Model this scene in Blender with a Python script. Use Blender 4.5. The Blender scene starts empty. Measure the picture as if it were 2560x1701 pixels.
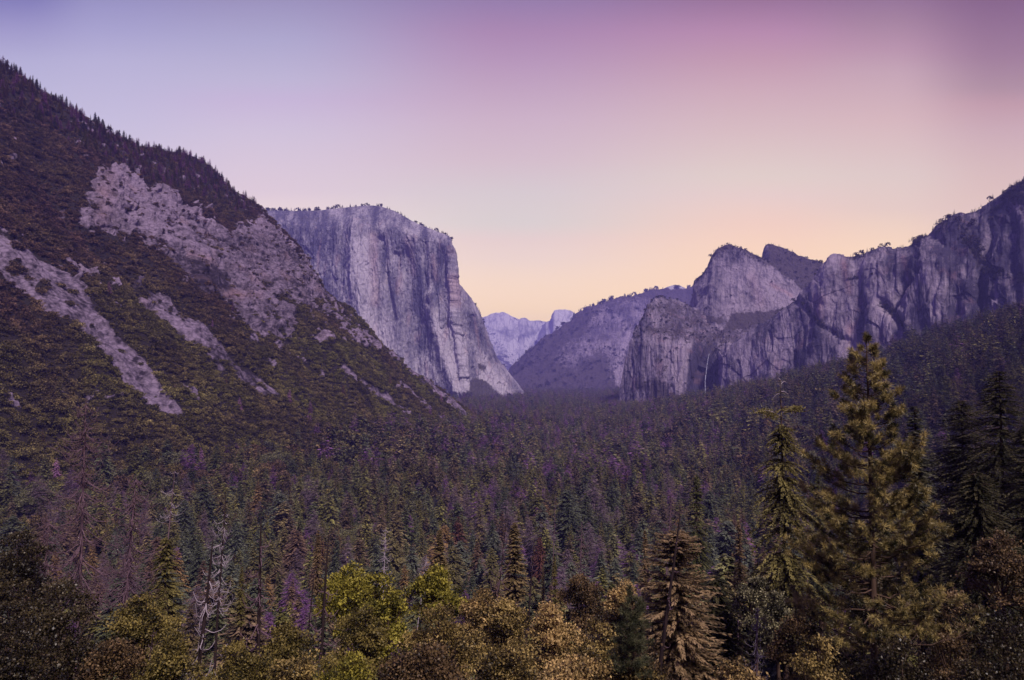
import bpy, math, random
import numpy as np
from math import radians, sin, cos, pi, sqrt

rng = np.random.default_rng(7)
random.seed(7)
S = bpy.context.scene
COL = S.collection

# ------------------------------------------------------------------ camera model
W, H, F = 2560.0, 1701.0, 1707.0
PITCH = math.atan(85.0 / F)
CP, SP = cos(PITCH), sin(PITCH)
def P(px, py, Y):
    """point at forward distance Y metres seen at photo position (px, py)"""
    px = np.asarray(px, float); py = np.asarray(py, float)
    xc = (px - W / 2) / F; yc = (H / 2 - py) / F
    dy = CP - SP * yc; dz = SP + CP * yc
    t = Y / dy
    return np.stack(np.broadcast_arrays(xc * t, Y * np.ones_like(xc), dz * t), -1)
def proj(p):
    p = np.asarray(p, float)
    f = p[..., 1] * CP + p[..., 2] * SP
    u = -p[..., 1] * SP + p[..., 2] * CP
    return W / 2 + F * p[..., 0] / f, H / 2 - F * u / f

# ------------------------------------------------------------------ noise
_perm = np.random.default_rng(3).permutation(256).astype(np.int64)
_perm = np.concatenate([_perm, _perm])
_g = np.random.default_rng(5).normal(size=(256, 3)); _g /= np.linalg.norm(_g, axis=1)[:, None]
_g = _g.astype(np.float32)
def perlin(p):
    p = np.asarray(p, np.float32)
    i = np.floor(p).astype(np.int64); f = p - i; i &= 255
    w = f * f * f * (f * (f * 6 - 15) + 10)
    out = 0
    for dx in (0, 1):
        a = _perm[(i[..., 0] + dx) & 255]
        wx = w[..., 0] if dx else 1 - w[..., 0]
        for dy in (0, 1):
            b = _perm[a + ((i[..., 1] + dy) & 255)]
            wy = w[..., 1] if dy else 1 - w[..., 1]
            for dz in (0, 1):
                g = _g[_perm[b + ((i[..., 2] + dz) & 255)]]
                wz = w[..., 2] if dz else 1 - w[..., 2]
                d = g[..., 0] * (f[..., 0] - dx) + g[..., 1] * (f[..., 1] - dy) + g[..., 2] * (f[..., 2] - dz)
                out = out + d * wx * wy * wz
    return out * 1.6
def fbm(p, sc, octv=4, off=0.0, gain=.5, ridged=False):
    """sc = wavelength in metres (scalar or xyz)"""
    q = np.asarray(p, float) / np.asarray(sc, float) + off
    a, s, o = 1.0, 0, 0.0
    for k in range(octv):
        n = perlin(q)
        if ridged: n = 1 - 2 * np.abs(n)
        o = o + a * n; s += a; a *= gain; q = q * 2.03 + 17.3
    return o / s
def sstep(a, b, x):
    t = np.clip((x - a) / (b - a), 0, 1); return t * t * (3 - 2 * t)

# ------------------------------------------------------------------ mesh helpers
def mk(name, verts, faces, mat=None, parent=None, attrs=None, smooth=True, link=True, tris=None):
    me = bpy.data.meshes.new(name)
    verts = np.asarray(verts, np.float32).reshape(-1, 3)
    quads = np.asarray(faces, np.int32).reshape(-1, 4) if faces is not None and len(faces) else np.zeros((0, 4), np.int32)
    tri = np.asarray(tris, np.int32).reshape(-1, 3) if tris is not None and len(tris) else np.zeros((0, 3), np.int32)
    me.vertices.add(len(verts)); me.vertices.foreach_set('co', verts.ravel())
    nl = quads.size + tri.size
    if nl:
        me.loops.add(nl); me.loops.foreach_set('vertex_index', np.concatenate([quads.ravel(), tri.ravel()]))
        me.polygons.add(len(quads) + len(tri))
        ls = np.concatenate([np.arange(len(quads)) * 4, quads.size + np.arange(len(tri)) * 3]).astype(np.int32)
        me.polygons.foreach_set('loop_start', ls)
        if smooth: me.polygons.foreach_set('use_smooth', np.ones(len(ls), bool))
    for k, v in (attrs or {}).items():
        v = np.asarray(v, np.float32)
        if v.ndim == 1:
            a = me.attributes.new(k, 'FLOAT', 'POINT'); a.data.foreach_set('value', v)
        elif v.shape[1] == 3:
            a = me.attributes.new(k, 'FLOAT_VECTOR', 'POINT'); a.data.foreach_set('vector', v.ravel())
    me.update(calc_edges=True)
    if mat: me.materials.append(mat)
    o = bpy.data.objects.new(name, me)
    if link: COL.objects.link(o)
    if parent: o.parent = parent
    return o
def grid_faces(n, m):
    i = np.arange(n - 1)[:, None] * m + np.arange(m - 1)[None]
    return np.stack([i, i + 1, i + m + 1, i + m], -1).reshape(-1, 4)
def tag(o, label=None, cat=None, group=None, kind=None):
    if label: o['label'] = label
    if cat: o['category'] = cat
    if group: o['group'] = group
    if kind: o['kind'] = kind
    return o
class Tubes:
    """collects tapered tubes into one surface"""
    def __init__(s): s.v, s.f, s.n = [], [], 0
    def add(s, pts, rad, sides=5):
        pts = np.asarray(pts, float); n = len(pts)
        rad = np.broadcast_to(np.asarray(rad, float), (n,))
        t = np.gradient(pts, axis=0); t /= np.linalg.norm(t, axis=1)[:, None] + 1e-9
        ref = np.array([0, 0, 1.]) if abs(t[0, 2]) < .8 else np.array([1., 0, 0])
        a = np.cross(t, ref); a /= np.linalg.norm(a, axis=1)[:, None] + 1e-9
        b = np.cross(t, a)
        th = np.arange(sides) * 2 * pi / sides
        ring = pts[:, None] + rad[:, None, None] * (a[:, None] * np.cos(th)[None, :, None] + b[:, None] * np.sin(th)[None, :, None])
        s.v.append(ring.reshape(-1, 3))
        i = np.arange(n - 1)[:, None] * sides + np.arange(sides)[None]
        j = np.arange(n - 1)[:, None] * sides + (np.arange(sides)[None] + 1) % sides
        s.f.append(np.stack([i, j, j + sides, i + sides], -1).reshape(-1, 4) + s.n)
        s.n += n * sides
    def arrays(s): return np.concatenate(s.v), np.concatenate(s.f)
def diamonds(o, ax, side, L, Wd, mid=.45):
    """leaf / spray quads: o origin (n,3), ax and side unit dirs, L and Wd sizes -> verts, faces"""
    n = len(o); L = np.broadcast_to(L, n)[:, None]; Wd = np.broadcast_to(Wd, n)[:, None]
    v = np.stack([o, o + ax * L * mid + side * Wd / 2, o + ax * L, o + ax * L * mid - side * Wd / 2], 1)
    return v.reshape(-1, 3), np.arange(4 * n).reshape(-1, 4)
def unit(v): return v / (np.linalg.norm(v, axis=-1, keepdims=True) + 1e-9)

# ------------------------------------------------------------------ materials
def newmat(name):
    m = bpy.data.materials.new(name); m.use_nodes = True
    nt = m.node_tree; b = nt.nodes['Principled BSDF']
    b.inputs['Specular IOR Level'].default_value = .2
    return m, nt, b
def N(nt, t, **k):
    n = nt.nodes.new(t)
    for a, v in k.items(): setattr(n, a, v)
    return n
def mixc(nt, fac, a, b, mode='MIX'):
    n = N(nt, 'ShaderNodeMix', data_type='RGBA', blend_type=mode)
    for s, v in ((n.inputs['Factor'], fac), (n.inputs[6], a), (n.inputs[7], b)):
        if hasattr(v, 'is_output'): nt.links.new(v, s)
        elif isinstance(v, (int, float)): s.default_value = v
        else: s.default_value = (*v, 1)
    return n.outputs[2]
def mathn(nt, op, a, b=0., c=0.):
    n = N(nt, 'ShaderNodeMath', operation=op)
    for s, v in zip(n.inputs, (a, b, c)):
        if hasattr(v, 'is_output'): nt.links.new(v, s)
        else: s.default_value = v
    return n.outputs[0]
def ramp(nt, fac, stops, interp='LINEAR'):
    n = N(nt, 'ShaderNodeValToRGB'); r = n.color_ramp; r.interpolation = interp
    while len(r.elements) < len(stops): r.elements.new(.5)
    for e, (p, c) in zip(r.elements, stops):
        e.position = p; e.color = (*c, 1) if len(c) == 3 else c
    nt.links.new(fac, n.inputs[0]); return n.outputs[0]
def attr(nt, name, inst=False):
    return N(nt, 'ShaderNodeAttribute', attribute_name=name, attribute_type='INSTANCER' if inst else 'GEOMETRY')
def noise(nt, scale, vec=None, detail=4, dist=0., rough=.55):
    n = N(nt, 'ShaderNodeTexNoise'); n.inputs['Scale'].default_value = scale
    n.inputs['Detail'].default_value = detail; n.inputs['Distortion'].default_value = dist
    n.inputs['Roughness'].default_value = rough
    if vec: nt.links.new(vec, n.inputs['Vector'])
    return n.outputs[0]

def rock_mat(name, dark, pale, rust, veg, streak=(1/16., 1/16., 1/150.), fine=.05, bump=9., joint=(1/34., 1/34., 1/110.), jw=.07):
    m, nt, b = newmat(name)
    tc = N(nt, 'ShaderNodeTexCoord'); mp = N(nt, 'ShaderNodeMapping')
    nt.links.new(attr(nt, 'wc').outputs['Vector'], mp.inputs[0]); mp.inputs['Scale'].default_value = streak
    n1 = noise(nt, 1.0, mp.outputs[0], 6, .3, .62)
    n2 = noise(nt, fine, tc.outputs['Object'], 8, .3, .68)
    tone = attr(nt, 'tone').outputs['Fac']; wm = attr(nt, 'warm').outputs['Fac']; vg = attr(nt, 'veg').outputs['Fac']
    t = mathn(nt, 'MULTIPLY_ADD', n1, 1.15, mathn(nt, 'SUBTRACT', tone, .575))
    t = mathn(nt, 'ADD', t, mathn(nt, 'MULTIPLY', mathn(nt, 'SUBTRACT', n2, .5), 1.0))
    c = ramp(nt, t, [(.18, dark), (.78, pale)])
    c = mixc(nt, mathn(nt, 'MULTIPLY', wm, .8), c, rust)
    wn = N(nt, 'ShaderNodeTexNoise'); wn.inputs['Scale'].default_value = max(joint) * .8; wn.inputs['Detail'].default_value = 3
    wv = attr(nt, 'wc').outputs['Vector']; nt.links.new(wv, wn.inputs['Vector'])
    va = N(nt, 'ShaderNodeVectorMath', operation='MULTIPLY_ADD'); nt.links.new(wn.outputs['Color'], va.inputs[0]); va.inputs[1].default_value = (.9 / max(joint),) * 3; nt.links.new(wv, va.inputs[2])
    vm = N(nt, 'ShaderNodeMapping'); vm.inputs['Scale'].default_value = joint; nt.links.new(va.outputs[0], vm.inputs[0])
    vo = N(nt, 'ShaderNodeTexVoronoi', feature='DISTANCE_TO_EDGE'); vo.inputs['Scale'].default_value = 1; nt.links.new(vm.outputs[0], vo.inputs['Vector'])
    crack = ramp(nt, vo.outputs['Distance'], [(.0, (.30, .28, .34)), (jw, (1, 1, 1))])
    c = mixc(nt, mathn(nt, 'MULTIPLY', n1, 1.2), c, mixc(nt, 1.0, c, crack, 'MULTIPLY'))
    vc = mixc(nt, n2, tuple(x * .55 for x in veg), tuple(x * 1.35 for x in veg))
    vf = ramp(nt, mathn(nt, 'ADD', vg, mathn(nt, 'MULTIPLY', mathn(nt, 'SUBTRACT', n2, .5), 1.9)), [(.40, (0, 0, 0)), (.60, (1, 1, 1))])
    c = mixc(nt, vf, c, vc)
    nt.links.new(c, b.inputs['Base Color']); b.inputs['Roughness'].default_value = .9
    bm = N(nt, 'ShaderNodeBump'); bm.inputs['Distance'].default_value = bump; bm.inputs['Strength'].default_value = .9
    nt.links.new(mathn(nt, 'ADD', n1, n2), bm.inputs['Height']); nt.links.new(bm.outputs[0], b.inputs['Normal'])
    return m
def leaf_mat(name, dark, light, inst=False, rough=.6, trans=.25, spec=.2):
    m, nt, b = newmat(name)
    v = attr(nt, 'v').outputs['Fac']
    c = mixc(nt, v, dark, light)
    if inst: c = mixc(nt, 1.0, c, attr(nt, 'tint', True).outputs['Color'], 'MULTIPLY')
    nt.links.new(c, b.inputs['Base Color']); b.inputs['Roughness'].default_value = rough
    b.inputs['Specular IOR Level'].default_value = spec
    if trans:
        tr = N(nt, 'ShaderNodeBsdfTranslucent'); nt.links.new(c, tr.inputs[0])
        mx = N(nt, 'ShaderNodeMixShader'); mx.inputs[0].default_value = trans
        nt.links.new(b.outputs[0], mx.inputs[1]); nt.links.new(tr.outputs[0], mx.inputs[2])
        nt.links.new(mx.outputs[0], nt.nodes['Material Output'].inputs[0])
    return m
def bark_mat(name, a, b_, scale=6., stretch=.12):
    m, nt, b = newmat(name)
    tc = N(nt, 'ShaderNodeTexCoord'); mp = N(nt, 'ShaderNodeMapping'); mp.inputs['Scale'].default_value = (1, 1, stretch)
    nt.links.new(tc.outputs['Object'], mp.inputs[0])
    n = noise(nt, scale, mp.outputs[0], 6, .4, .65)
    c = ramp(nt, n, [(.3, a), (.7, b_)])
    nt.links.new(c, b.inputs['Base Color']); b.inputs['Roughness'].default_value = .9
    bm = N(nt, 'ShaderNodeBump'); bm.inputs['Distance'].default_value = .05; bm.inputs['Strength'].default_value = .8
    nt.links.new(n, bm.inputs['Height']); nt.links.new(bm.outputs[0], b.inputs['Normal'])
    return m

# ------------------------------------------------------------------ world, added key lamp, camera
SRGB = lambda c: tuple(((x / 255) / 12.92 if x / 255 < .04045 else ((x / 255 + .055) / 1.055) ** 2.4) for x in c)
KEY_EL, KEY_AZ = 50.0, 152.0      # added key light from behind and a little right, to model forms
sky_cols = {  # photo column: (row, sRGB) samples of the dawn sky, lens corner darkening put into the colours
    30:  [(0, (130, 124, 184)), (75, (160, 153, 202)), (150, (180, 174, 214)), (300, (196, 190, 222)), (520, (212, 198, 220)), (800, (226, 204, 212))],
    220: [(0, (152, 146, 196)), (75, (168, 162, 208)), (150, (184, 177, 216)), (300, (198, 189, 221)), (520, (214, 199, 219)), (800, (228, 206, 208))],
    640: [(0, (156, 146, 190)), (100, (175, 168, 208)), (200, (192, 182, 216)), (250, (200, 182, 218)), (330, (209, 194, 220)), (480, (222, 202, 216)), (800, (236, 214, 200))],
    1280: [(0, (150, 124, 170)), (80, (172, 136, 177)), (150, (184, 150, 186)), (300, (206, 178, 200)), (400, (214, 190, 203)), (480, (216, 202, 207)), (560, (219, 207, 206)), (600, (230, 206, 203)), (650, (236, 211, 201)), (740, (245, 215, 188)), (850, (250, 218, 170))],
    1940: [(0, (154, 114, 150)), (80, (184, 138, 172)), (150, (196, 154, 175)), (230, (208, 172, 185)), (330, (218, 189, 193)), (440, (226, 206, 200)), (490, (232, 205, 200)), (560, (242, 206, 190)), (700, (249, 213, 180)), (850, (252, 216, 165))],
    2250: [(0, (150, 115, 147)), (60, (168, 132, 157)), (120, (186, 147, 170)), (180, (199, 165, 180)), (300, (216, 183, 188)), (440, (224, 202, 198)), (520, (230, 203, 194)), (800, (244, 208, 174))],
    2520: [(0, (134, 98, 130)), (50, (144, 108, 138)), (140, (160, 124, 148)), (220, (176, 143, 157)), (260, (194, 155, 166)), (330, (205, 172, 180)), (420, (216, 186, 185)), (560, (226, 196, 188)), (800, (236, 200, 180))],
}
HAZE_D = 6.2e-5
EXPO = .45
AIR = np.array([.115, .105, .27])
world = bpy.data.worlds.new("World"); S.world = world; world.use_nodes = True
nt = world.node_tree; bg = nt.nodes['Background']
tc = N(nt, 'ShaderNodeTexCoord'); sx = N(nt, 'ShaderNodeSeparateXYZ'); nt.links.new(tc.outputs['Generated'], sx.inputs[0])
X_, Y_, Z_ = sx.outputs
az = mathn(nt, 'ARCTAN2', X_, Y_)
el = mathn(nt, 'ARCSINE', Z_)
elf = mathn(nt, 'MULTIPLY', el, 2 / pi)              # 0..1 horizon to zenith
elq = mathn(nt, 'MULTIPLY', mathn(nt, 'ARCTAN2', Z_, mathn(nt, 'MAXIMUM', Y_, .001)), 2 / pi)   # height over the eastern horizon line
prev = None
ZEN = SRGB((62, 44, 116)); TOPD = SRGB((90, 74, 140))
cols = sorted(sky_cols.items())
for px, st in cols:
    stops = []
    for py, c in st:
        d = P(px, py, 1.0); e = math.asin(d[2] / np.linalg.norm(d))
        Lp = min(1250 / max(sin(e), 1e-3), 15200 / cos(e)); T_ = math.exp(-HAZE_D * Lp)
        lin = np.array(SRGB(c)) * np.array([.94, .945, .86]) / 2 ** EXPO
        stops.append((math.atan2(d[2], 1.0) * 2 / pi, tuple(np.clip((lin - AIR * (1 - T_)) / T_, 0.01, 4))))
    stops.sort()
    top = stops[-1]
    stops.append((min(.95, top[0] + .18), tuple(.6 * a + .4 * b for a, b in zip(top[1], TOPD))))
    stops.append((1.0, ZEN))
    r = ramp(nt, elq, stops)
    a = math.atan((px - W / 2) / F)
    if prev is None: cur = r
    else:
        mr = N(nt, 'ShaderNodeMapRange'); nt.links.new(az, mr.inputs[0])
        mr.inputs[1].default_value = prev; mr.inputs[2].default_value = a
        mr.interpolation_type = 'SMOOTHSTEP'
        cur = mixc(nt, mr.outputs[0], cur, r)
    prev = a
# behind the viewer: calm lavender anti-twilight sky
BACK = [(0, SRGB((72, 54, 104))), (.1, SRGB((92, 68, 130))), (.3, SRGB((84, 60, 130))), (.6, SRGB((66, 48, 118))), (1, ZEN)]
back = ramp(nt, elf, BACK)
absaz = mathn(nt, 'ABSOLUTE', az)
mr = N(nt, 'ShaderNodeMapRange'); nt.links.new(absaz, mr.inputs[0]); mr.inputs[1].default_value = radians(42); mr.inputs[2].default_value = radians(95)
cur = mixc(nt, mr.outputs[0], cur, back)
sky = N(nt, 'ShaderNodeTexSky', sky_type='NISHITA', sun_disc=False)
sky.sun_elevation = radians(KEY_EL); sky.sun_rotation = radians(KEY_AZ)
sk = mixc(nt, 1.0, sky.outputs[0], (.012, .009, .012), 'MULTIPLY')
cur = mixc(nt, 1.0, cur, sk, 'ADD')
nt.links.new(cur, bg.inputs[0]); bg.inputs[1].default_value = 1.0

added_key_sun = bpy.data.lights.new('added_key_sun', 'SUN'); added_key_sun.energy = 3.6; added_key_sun.angle = radians(7); added_key_sun.color = (1.0, .86, .80)  # lamp added to model the relief, the scene is before sunrise
so = bpy.data.objects.new('added_key_sun', added_key_sun); COL.objects.link(so)
dirv = np.array([sin(radians(KEY_AZ)) * cos(radians(KEY_EL)), cos(radians(KEY_AZ)) * cos(radians(KEY_EL)), sin(radians(KEY_EL))])
from mathutils import Vector
so.rotation_euler = Vector(dirv).to_track_quat('Z', 'Y').to_euler()
so.location = (-50, -50, 100)

cam = bpy.data.cameras.new('camera'); co = bpy.data.objects.new('camera', cam); COL.objects.link(co)
cam.sensor_width = 36; cam.lens = 36 * F / W; cam.clip_start = .5; cam.clip_end = 60000
co.rotation_euler = (pi / 2 + PITCH, 0, 0); S.camera = co
S.view_settings.view_transform = 'Standard'; S.view_settings.look = 'None'
S.view_settings.exposure = EXPO; S.view_settings.gamma = 1
S.render.engine = 'CYCLES'
cy = S.cycles
cy.use_denoising = True
cy.max_bounces = 4; cy.diffuse_bounces = 2; cy.glossy_bounces = 1; cy.transmission_bounces = 2; cy.volume_bounces = 1; cy.transparent_max_bounces = 8
cy.use_adaptive_sampling = False

# haze
def haze_box():
    x0, x1, y0, y1, z0, z1 = -11000, 9500, -400, 15200, -190, 1250
    v = [(x, y, z) for x in (x0, x1) for y in (y0, y1) for z in (z0, z1)]
    f = [(0, 1, 3, 2), (4, 6, 7, 5), (0, 4, 5, 1), (2, 3, 7, 6), (0, 2, 6, 4), (1, 5, 7, 3)]
    m = bpy.data.materials.new('haze_air'); m.use_nodes = True; n = m.node_tree
    n.nodes.remove(n.nodes['Principled BSDF'])
    pv = N(n, 'ShaderNodeVolumePrincipled'); pv.inputs['Density'].default_value = HAZE_D
    pv.inputs['Color'].default_value = (.36, .33, 1.0, 1); pv.inputs['Anisotropy'].default_value = 0.
    n.links.new(pv.outputs[0], n.nodes['Material Output'].inputs['Volume'])
    o = mk('haze', v, f, m, smooth=False); tag(o, kind='stuff', label='thin blue violet haze filling the whole valley', cat='haze')
haze_box()

# ------------------------------------------------------------------ terrain
FLOOR = -150.0
def left_perp(x, y): return -.96 * (x + 375) + .275 * (y - 500)
def ground_z(x, y):
    x = np.asarray(x, float); y = np.asarray(y, float)
    yy = np.maximum(y, -60)
    fg = -2 - 148 * (1 - np.exp(-np.maximum(yy, 0) / 230)) - .55 * np.minimum(yy, 0)
    fg = fg + .22 * x * np.exp(-np.maximum(yy, 0) / 160.) * np.where(x > 0, 1, .25)
    k = np.interp(y, [0, 900, 1600, 2000, 2400, 3000], [.45, .45, .33, .25, .12, .0])
    r = k * np.log1p(np.exp(np.clip((x - 300) / 40, -30, 30))) * 40
    lp = left_perp(x, y)
    l = .25 * np.log1p(np.exp(np.clip((lp + 110) / 40, -30, 8))) * 40 * sstep(2400, 1500, y)
    p = np.stack([x, y, np.zeros_like(x)], -1)
    n = fbm(p, 260, 3) * 7 * sstep(60, 500, y)
    return fg + np.clip(r, 0, 400) + np.clip(l, 0, 300) * .9 + n
def mass(a, b, n): return np.linspace(a, b, n)
gy = np.concatenate([np.linspace(-60, 400, 110), 400 * (20000 / 400) ** np.linspace(0, 1, 200)[1:]])
gu = np.linspace(-1, 1, 260)
GX = gu[None] * (150 + gy.clip(0)[:, None] * 1.05); GY = np.repeat(gy[:, None], 260, 1)
GZ = ground_z(GX, GY)
GZ = np.where(left_perp(GX, GY) > 60, np.minimum(GZ, -110), GZ)
m, nt, b = newmat('forest_floor')
tc = N(nt, 'ShaderNodeTexCoord'); n1 = noise(nt, .05, tc.outputs['Object'], 6); n2 = noise(nt, .9, tc.outputs['Object'], 4)
c = ramp(nt, n1, [(.35, (.010, .008, .007)), (.65, (.026, .019, .014))]); c = mixc(nt, n2, c, (.014, .014, .008))
nt.links.new(c, b.inputs['Base Color']); b.inputs['Roughness'].default_value = 1
M_floor = m
g = mk('ground', np.stack([GX, GY, GZ], -1), grid_faces(*GX.shape), M_floor)
tag(g, 'brown forest floor of the valley and the slope below the viewpoint', 'ground', kind='structure')

# ---- parametric rock masses: rows of (k, px, py, Y)
def poly_dist(px, py, pts):
    pts = np.asarray(pts, float); d = np.full(px.shape, 1e9)
    for a, b in zip(pts[:-1], pts[1:]):
        ab = b[:2] - a[:2]; t = np.clip(((px - a[0]) * ab[0] + (py - a[1]) * ab[1]) / (ab @ ab + 1e-9), 0, 1)
        d = np.minimum(d, np.hypot(px - a[0] - t * ab[0], py - a[1] - t * ab[1]))
    return d
def inside(px, py, poly):
    poly = np.asarray(poly, float); r = np.zeros(px.shape, bool); n = len(poly)
    for i in range(n):
        x1, y1 = poly[i]; x2, y2 = poly[(i + 1) % n]
        c = ((y1 > py) != (y2 > py)) & (px < (x2 - x1) * (py - y1) / (y2 - y1 + 1e-12) + x1)
        r ^= c
    return r
def area(px, py, poly, soft=12):
    poly = list(poly); d = poly_dist(px, py, poly + [poly[0]])
    sd = np.where(inside(px, py, poly), d, -d)
    return sstep(-soft, soft, sd)
def patch(rows, nu, nv, backdepth, backdrop, vs=None, nb=10):
    """rows from base to ridge; returns positions (nv+nb, nu, 3) and px, py, v"""
    us = np.linspace(0, 1, nu); R = []
    for r in rows:
        r = np.asarray(r, float); R.append(np.stack([np.interp(us, r[:, 0], r[:, j]) for j in (1, 2, 3)], -1))
    R = np.stack(R); vs = np.linspace(0, 1, len(rows)) if vs is None else np.asarray(vs)
    vv = np.linspace(0, 1, nv); G = np.zeros((nv, nu, 3))
    for j in range(3):
        for i in range(nu): pass
    idx = np.clip(np.searchsorted(vs, vv, 'right') - 1, 0, len(vs) - 2)
    t = ((vv - vs[idx]) / (vs[idx + 1] - vs[idx]))[:, None, None]
    G = R[idx] * (1 - t) + R[idx + 1] * t
    pos = P(G[..., 0], G[..., 1], G[..., 2])
    s = np.linspace(0, 1, nb + 1)[1:]
    k_ = 1 + backdepth * s[:, None] / pos[-1][None, :, 1]
    back = np.stack([pos[-1][None, :, 0] * k_, pos[-1][None, :, 1] * k_, pos[-1][None, :, 2] * k_ - (backdrop * (.15 * s + .85 * s * s))[:, None]], -1)
    pos = np.concatenate([pos, back]); 
    GG = np.concatenate([G, np.repeat(G[-1:], nb, 0)])
    return pos, GG[..., 0], GG[..., 1], np.concatenate([vv, np.full(nb, 1.)]), us
def normals(pos):
    du = np.gradient(pos, axis=1); dv = np.gradient(pos, axis=0)
    n = unit(np.cross(du, dv))
    # make them face the viewer
    f = np.sign(-(n * pos).sum(-1).mean()); return n * f
def wallc(pos):
    ym = pos[..., 1].mean(); return np.stack([pos[..., 0] / pos[..., 1] * ym, pos[..., 1] * .12, pos[..., 2]], -1)
MASS = {}
def build_mass(name, label, pos, attrs, mat):
    o = mk(name, pos, grid_faces(*pos.shape[:2]), mat, attrs={**{k: np.clip(v, 0, 1).ravel() for k, v in attrs.items()}, 'wc': wallc(pos).reshape(-1, 3)})
    tag(o, label, 'mountain', kind='structure'); MASS[name + label] = pos
    return o
def cell_blocks(p, sc, seed=0.):
    """piecewise-flat offsets that read as jointed blocks"""
    q = p / np.asarray(sc, float) + seed
    w = np.stack([perlin(q * .7 + 3), perlin(q * .7 + 31), perlin(q * .7 + 57)], -1)
    q = np.floor(q + w * .8)
    h = np.sin(q[..., 0] * 12.9898 + q[..., 1] * 78.233 + q[..., 2] * 37.719) * 43758.5453
    return (h - np.floor(h)) - .5
M_elcap = rock_mat('pale_granite', (.060, .055, .092), (.36, .325, .375), (.42, .27, .26), (.06, .05, .05), streak=(1/40., 1/40., 1/160.))
M_cath = rock_mat('grey_granite', (.034, .028, .052), (.25, .205, .26), (.28, .15, .16), (.055, .042, .045))
M_left = rock_mat('broken_granite', (.026, .018, .028), (.215, .165, .235), (.24, .14, .14), (.018, .013, .011), streak=(1/7., 1/7., 1/16.), fine=.12, bump=4., joint=(1/13., 1/13., 1/7.), jw=.10)
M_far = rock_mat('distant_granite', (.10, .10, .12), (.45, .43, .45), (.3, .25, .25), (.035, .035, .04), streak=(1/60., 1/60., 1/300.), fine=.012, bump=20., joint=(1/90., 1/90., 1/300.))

# ---- the great pale cliff
top = [(0, 630, 530, 4500), (.1, 690, 527, 4450), (.2, 760, 528, 4400), (.3, 800, 526, 4350), (.38, 860, 520, 4300), (.46, 915, 514, 4250), (.52, 950, 516, 4220), (.58, 985, 528, 4180),
       (.66, 1040, 558, 4100), (.74, 1090, 578, 4020), (.79, 1118, 589, 3980), (.81, 1127, 600, 3960), (.825, 1129, 660, 4000), (.84, 1132, 692, 4050), (.86, 1150, 712, 4120), (.88, 1178, 745, 4200), (.90, 1198, 780, 4280), (.92, 1213, 815, 4350),
       (.94, 1224, 850, 4420), (.96, 1243, 895, 4500), (.98, 1278, 940, 4600), (1, 1312, 982, 4700)]
rim = [(0, 630, 560, 4330), (.1, 690, 560, 4280), (.3, 800, 575, 4180), (.46, 900, 575, 4080), (.58, 980, 575, 4020), (.66, 1035, 590, 3980), (.74, 1085, 605, 3960), (.79, 1116, 612, 3945), (.81, 1127, 630, 3930), (.825, 1129, 680, 3945), (.84, 1133, 705, 3970),
       (.86, 1148, 730, 4010), (.88, 1172, 765, 4060), (.90, 1190, 800, 4110), (.92, 1204, 835, 4160), (.94, 1215, 870, 4210), (.96, 1235, 910, 4270), (.98, 1270, 950, 4350), (1, 1308, 986, 4450)]
mid = [(0, 640, 780, 4200), (.3, 800, 790, 4080), (.46, 890, 790, 3980), (.58, 975, 790, 3960), (.66, 1030, 800, 3940), (.74, 1085, 810, 3915), (.79, 1122, 815, 3900), (.81, 1138, 815, 3890), (.825, 1146, 820, 3930), (.84, 1152, 825, 3960), (.86, 1160, 830, 4000),
       (.90, 1185, 860, 4070), (.94, 1210, 905, 4130), (.98, 1262, 965, 4200), (1, 1305, 990, 4250)]
base = [(0, 640, 1005, 4050), (.3, 800, 1005, 3950), (.46, 900, 1005, 3860), (.58, 980, 1005, 3850), (.66, 1040, 1005, 3830), (.74, 1105, 1005, 3810), (.79, 1150, 1005, 3790), (.81, 1166, 1005, 3780), (.825, 1175, 1005, 3810), (.84, 1185, 1005, 3840), (.86, 1200, 1005, 3870),
        (.90, 1225, 1005, 3920), (.94, 1250, 1005, 3960), (.98, 1285, 1005, 4000), (1, 1310, 1005, 4050)]
pos, px, py, vv, us = patch([base, mid, rim, top], 640, 470, 1500, 700, vs=[0, .42, .85, 1])
nrm = normals(pos)
VV = vv[:, None] * np.ones_like(px)
WC = wallc(pos)
flut = fbm(WC, (130, 130, 700), 4, ridged=True) * 14 + fbm(WC, (50, 50, 220), 4, 5.) * 11 + fbm(pos, (14, 14, 40), 3, 9.) * 7
flut += cell_blocks(WC, (60, 60, 330)) * 15 + cell_blocks(WC, (22, 40, 90), 7) * 7 + fbm(pos, (9, 9, 30), 2, 3.) * 5
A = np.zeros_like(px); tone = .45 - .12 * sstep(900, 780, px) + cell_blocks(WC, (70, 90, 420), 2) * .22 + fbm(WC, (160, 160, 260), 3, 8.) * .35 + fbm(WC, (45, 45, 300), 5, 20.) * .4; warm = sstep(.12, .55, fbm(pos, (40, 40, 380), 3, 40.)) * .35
def stroke(pts, w): return np.exp(-(poly_dist(px, py, pts) / w) ** 2)
def relief(pts, w, a):
    global A; A = A + a * stroke(pts, w)
relief([(890, 560), (900, 700), (915, 850), (965, 1000)], 22, 60)
relief([(1012, 640), (1025, 720), (1040, 800), (1050, 1000)], 26, -55)
relief([(1075, 740), (1090, 830), (1120, 920), (1150, 1000)], 16, 40)
relief([(1120, 600), (1138, 800), (1168, 1000)], 10, 25)
relief([(740, 640), (760, 800), (840, 980)], 30, -35)
relief([(955, 600), (965, 700), (985, 800)], 9, -30)
relief([(1060, 600), (1062, 700), (1070, 760)], 8, -28)
tone += .30 * stroke([(900, 640), (915, 800), (990, 1000)], 34) + .38 * stroke([(1085, 790), (1110, 870), (1150, 980)], 13) + .25 * stroke([(930, 800), (975, 900), (1010, 1000)], 22)
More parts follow.
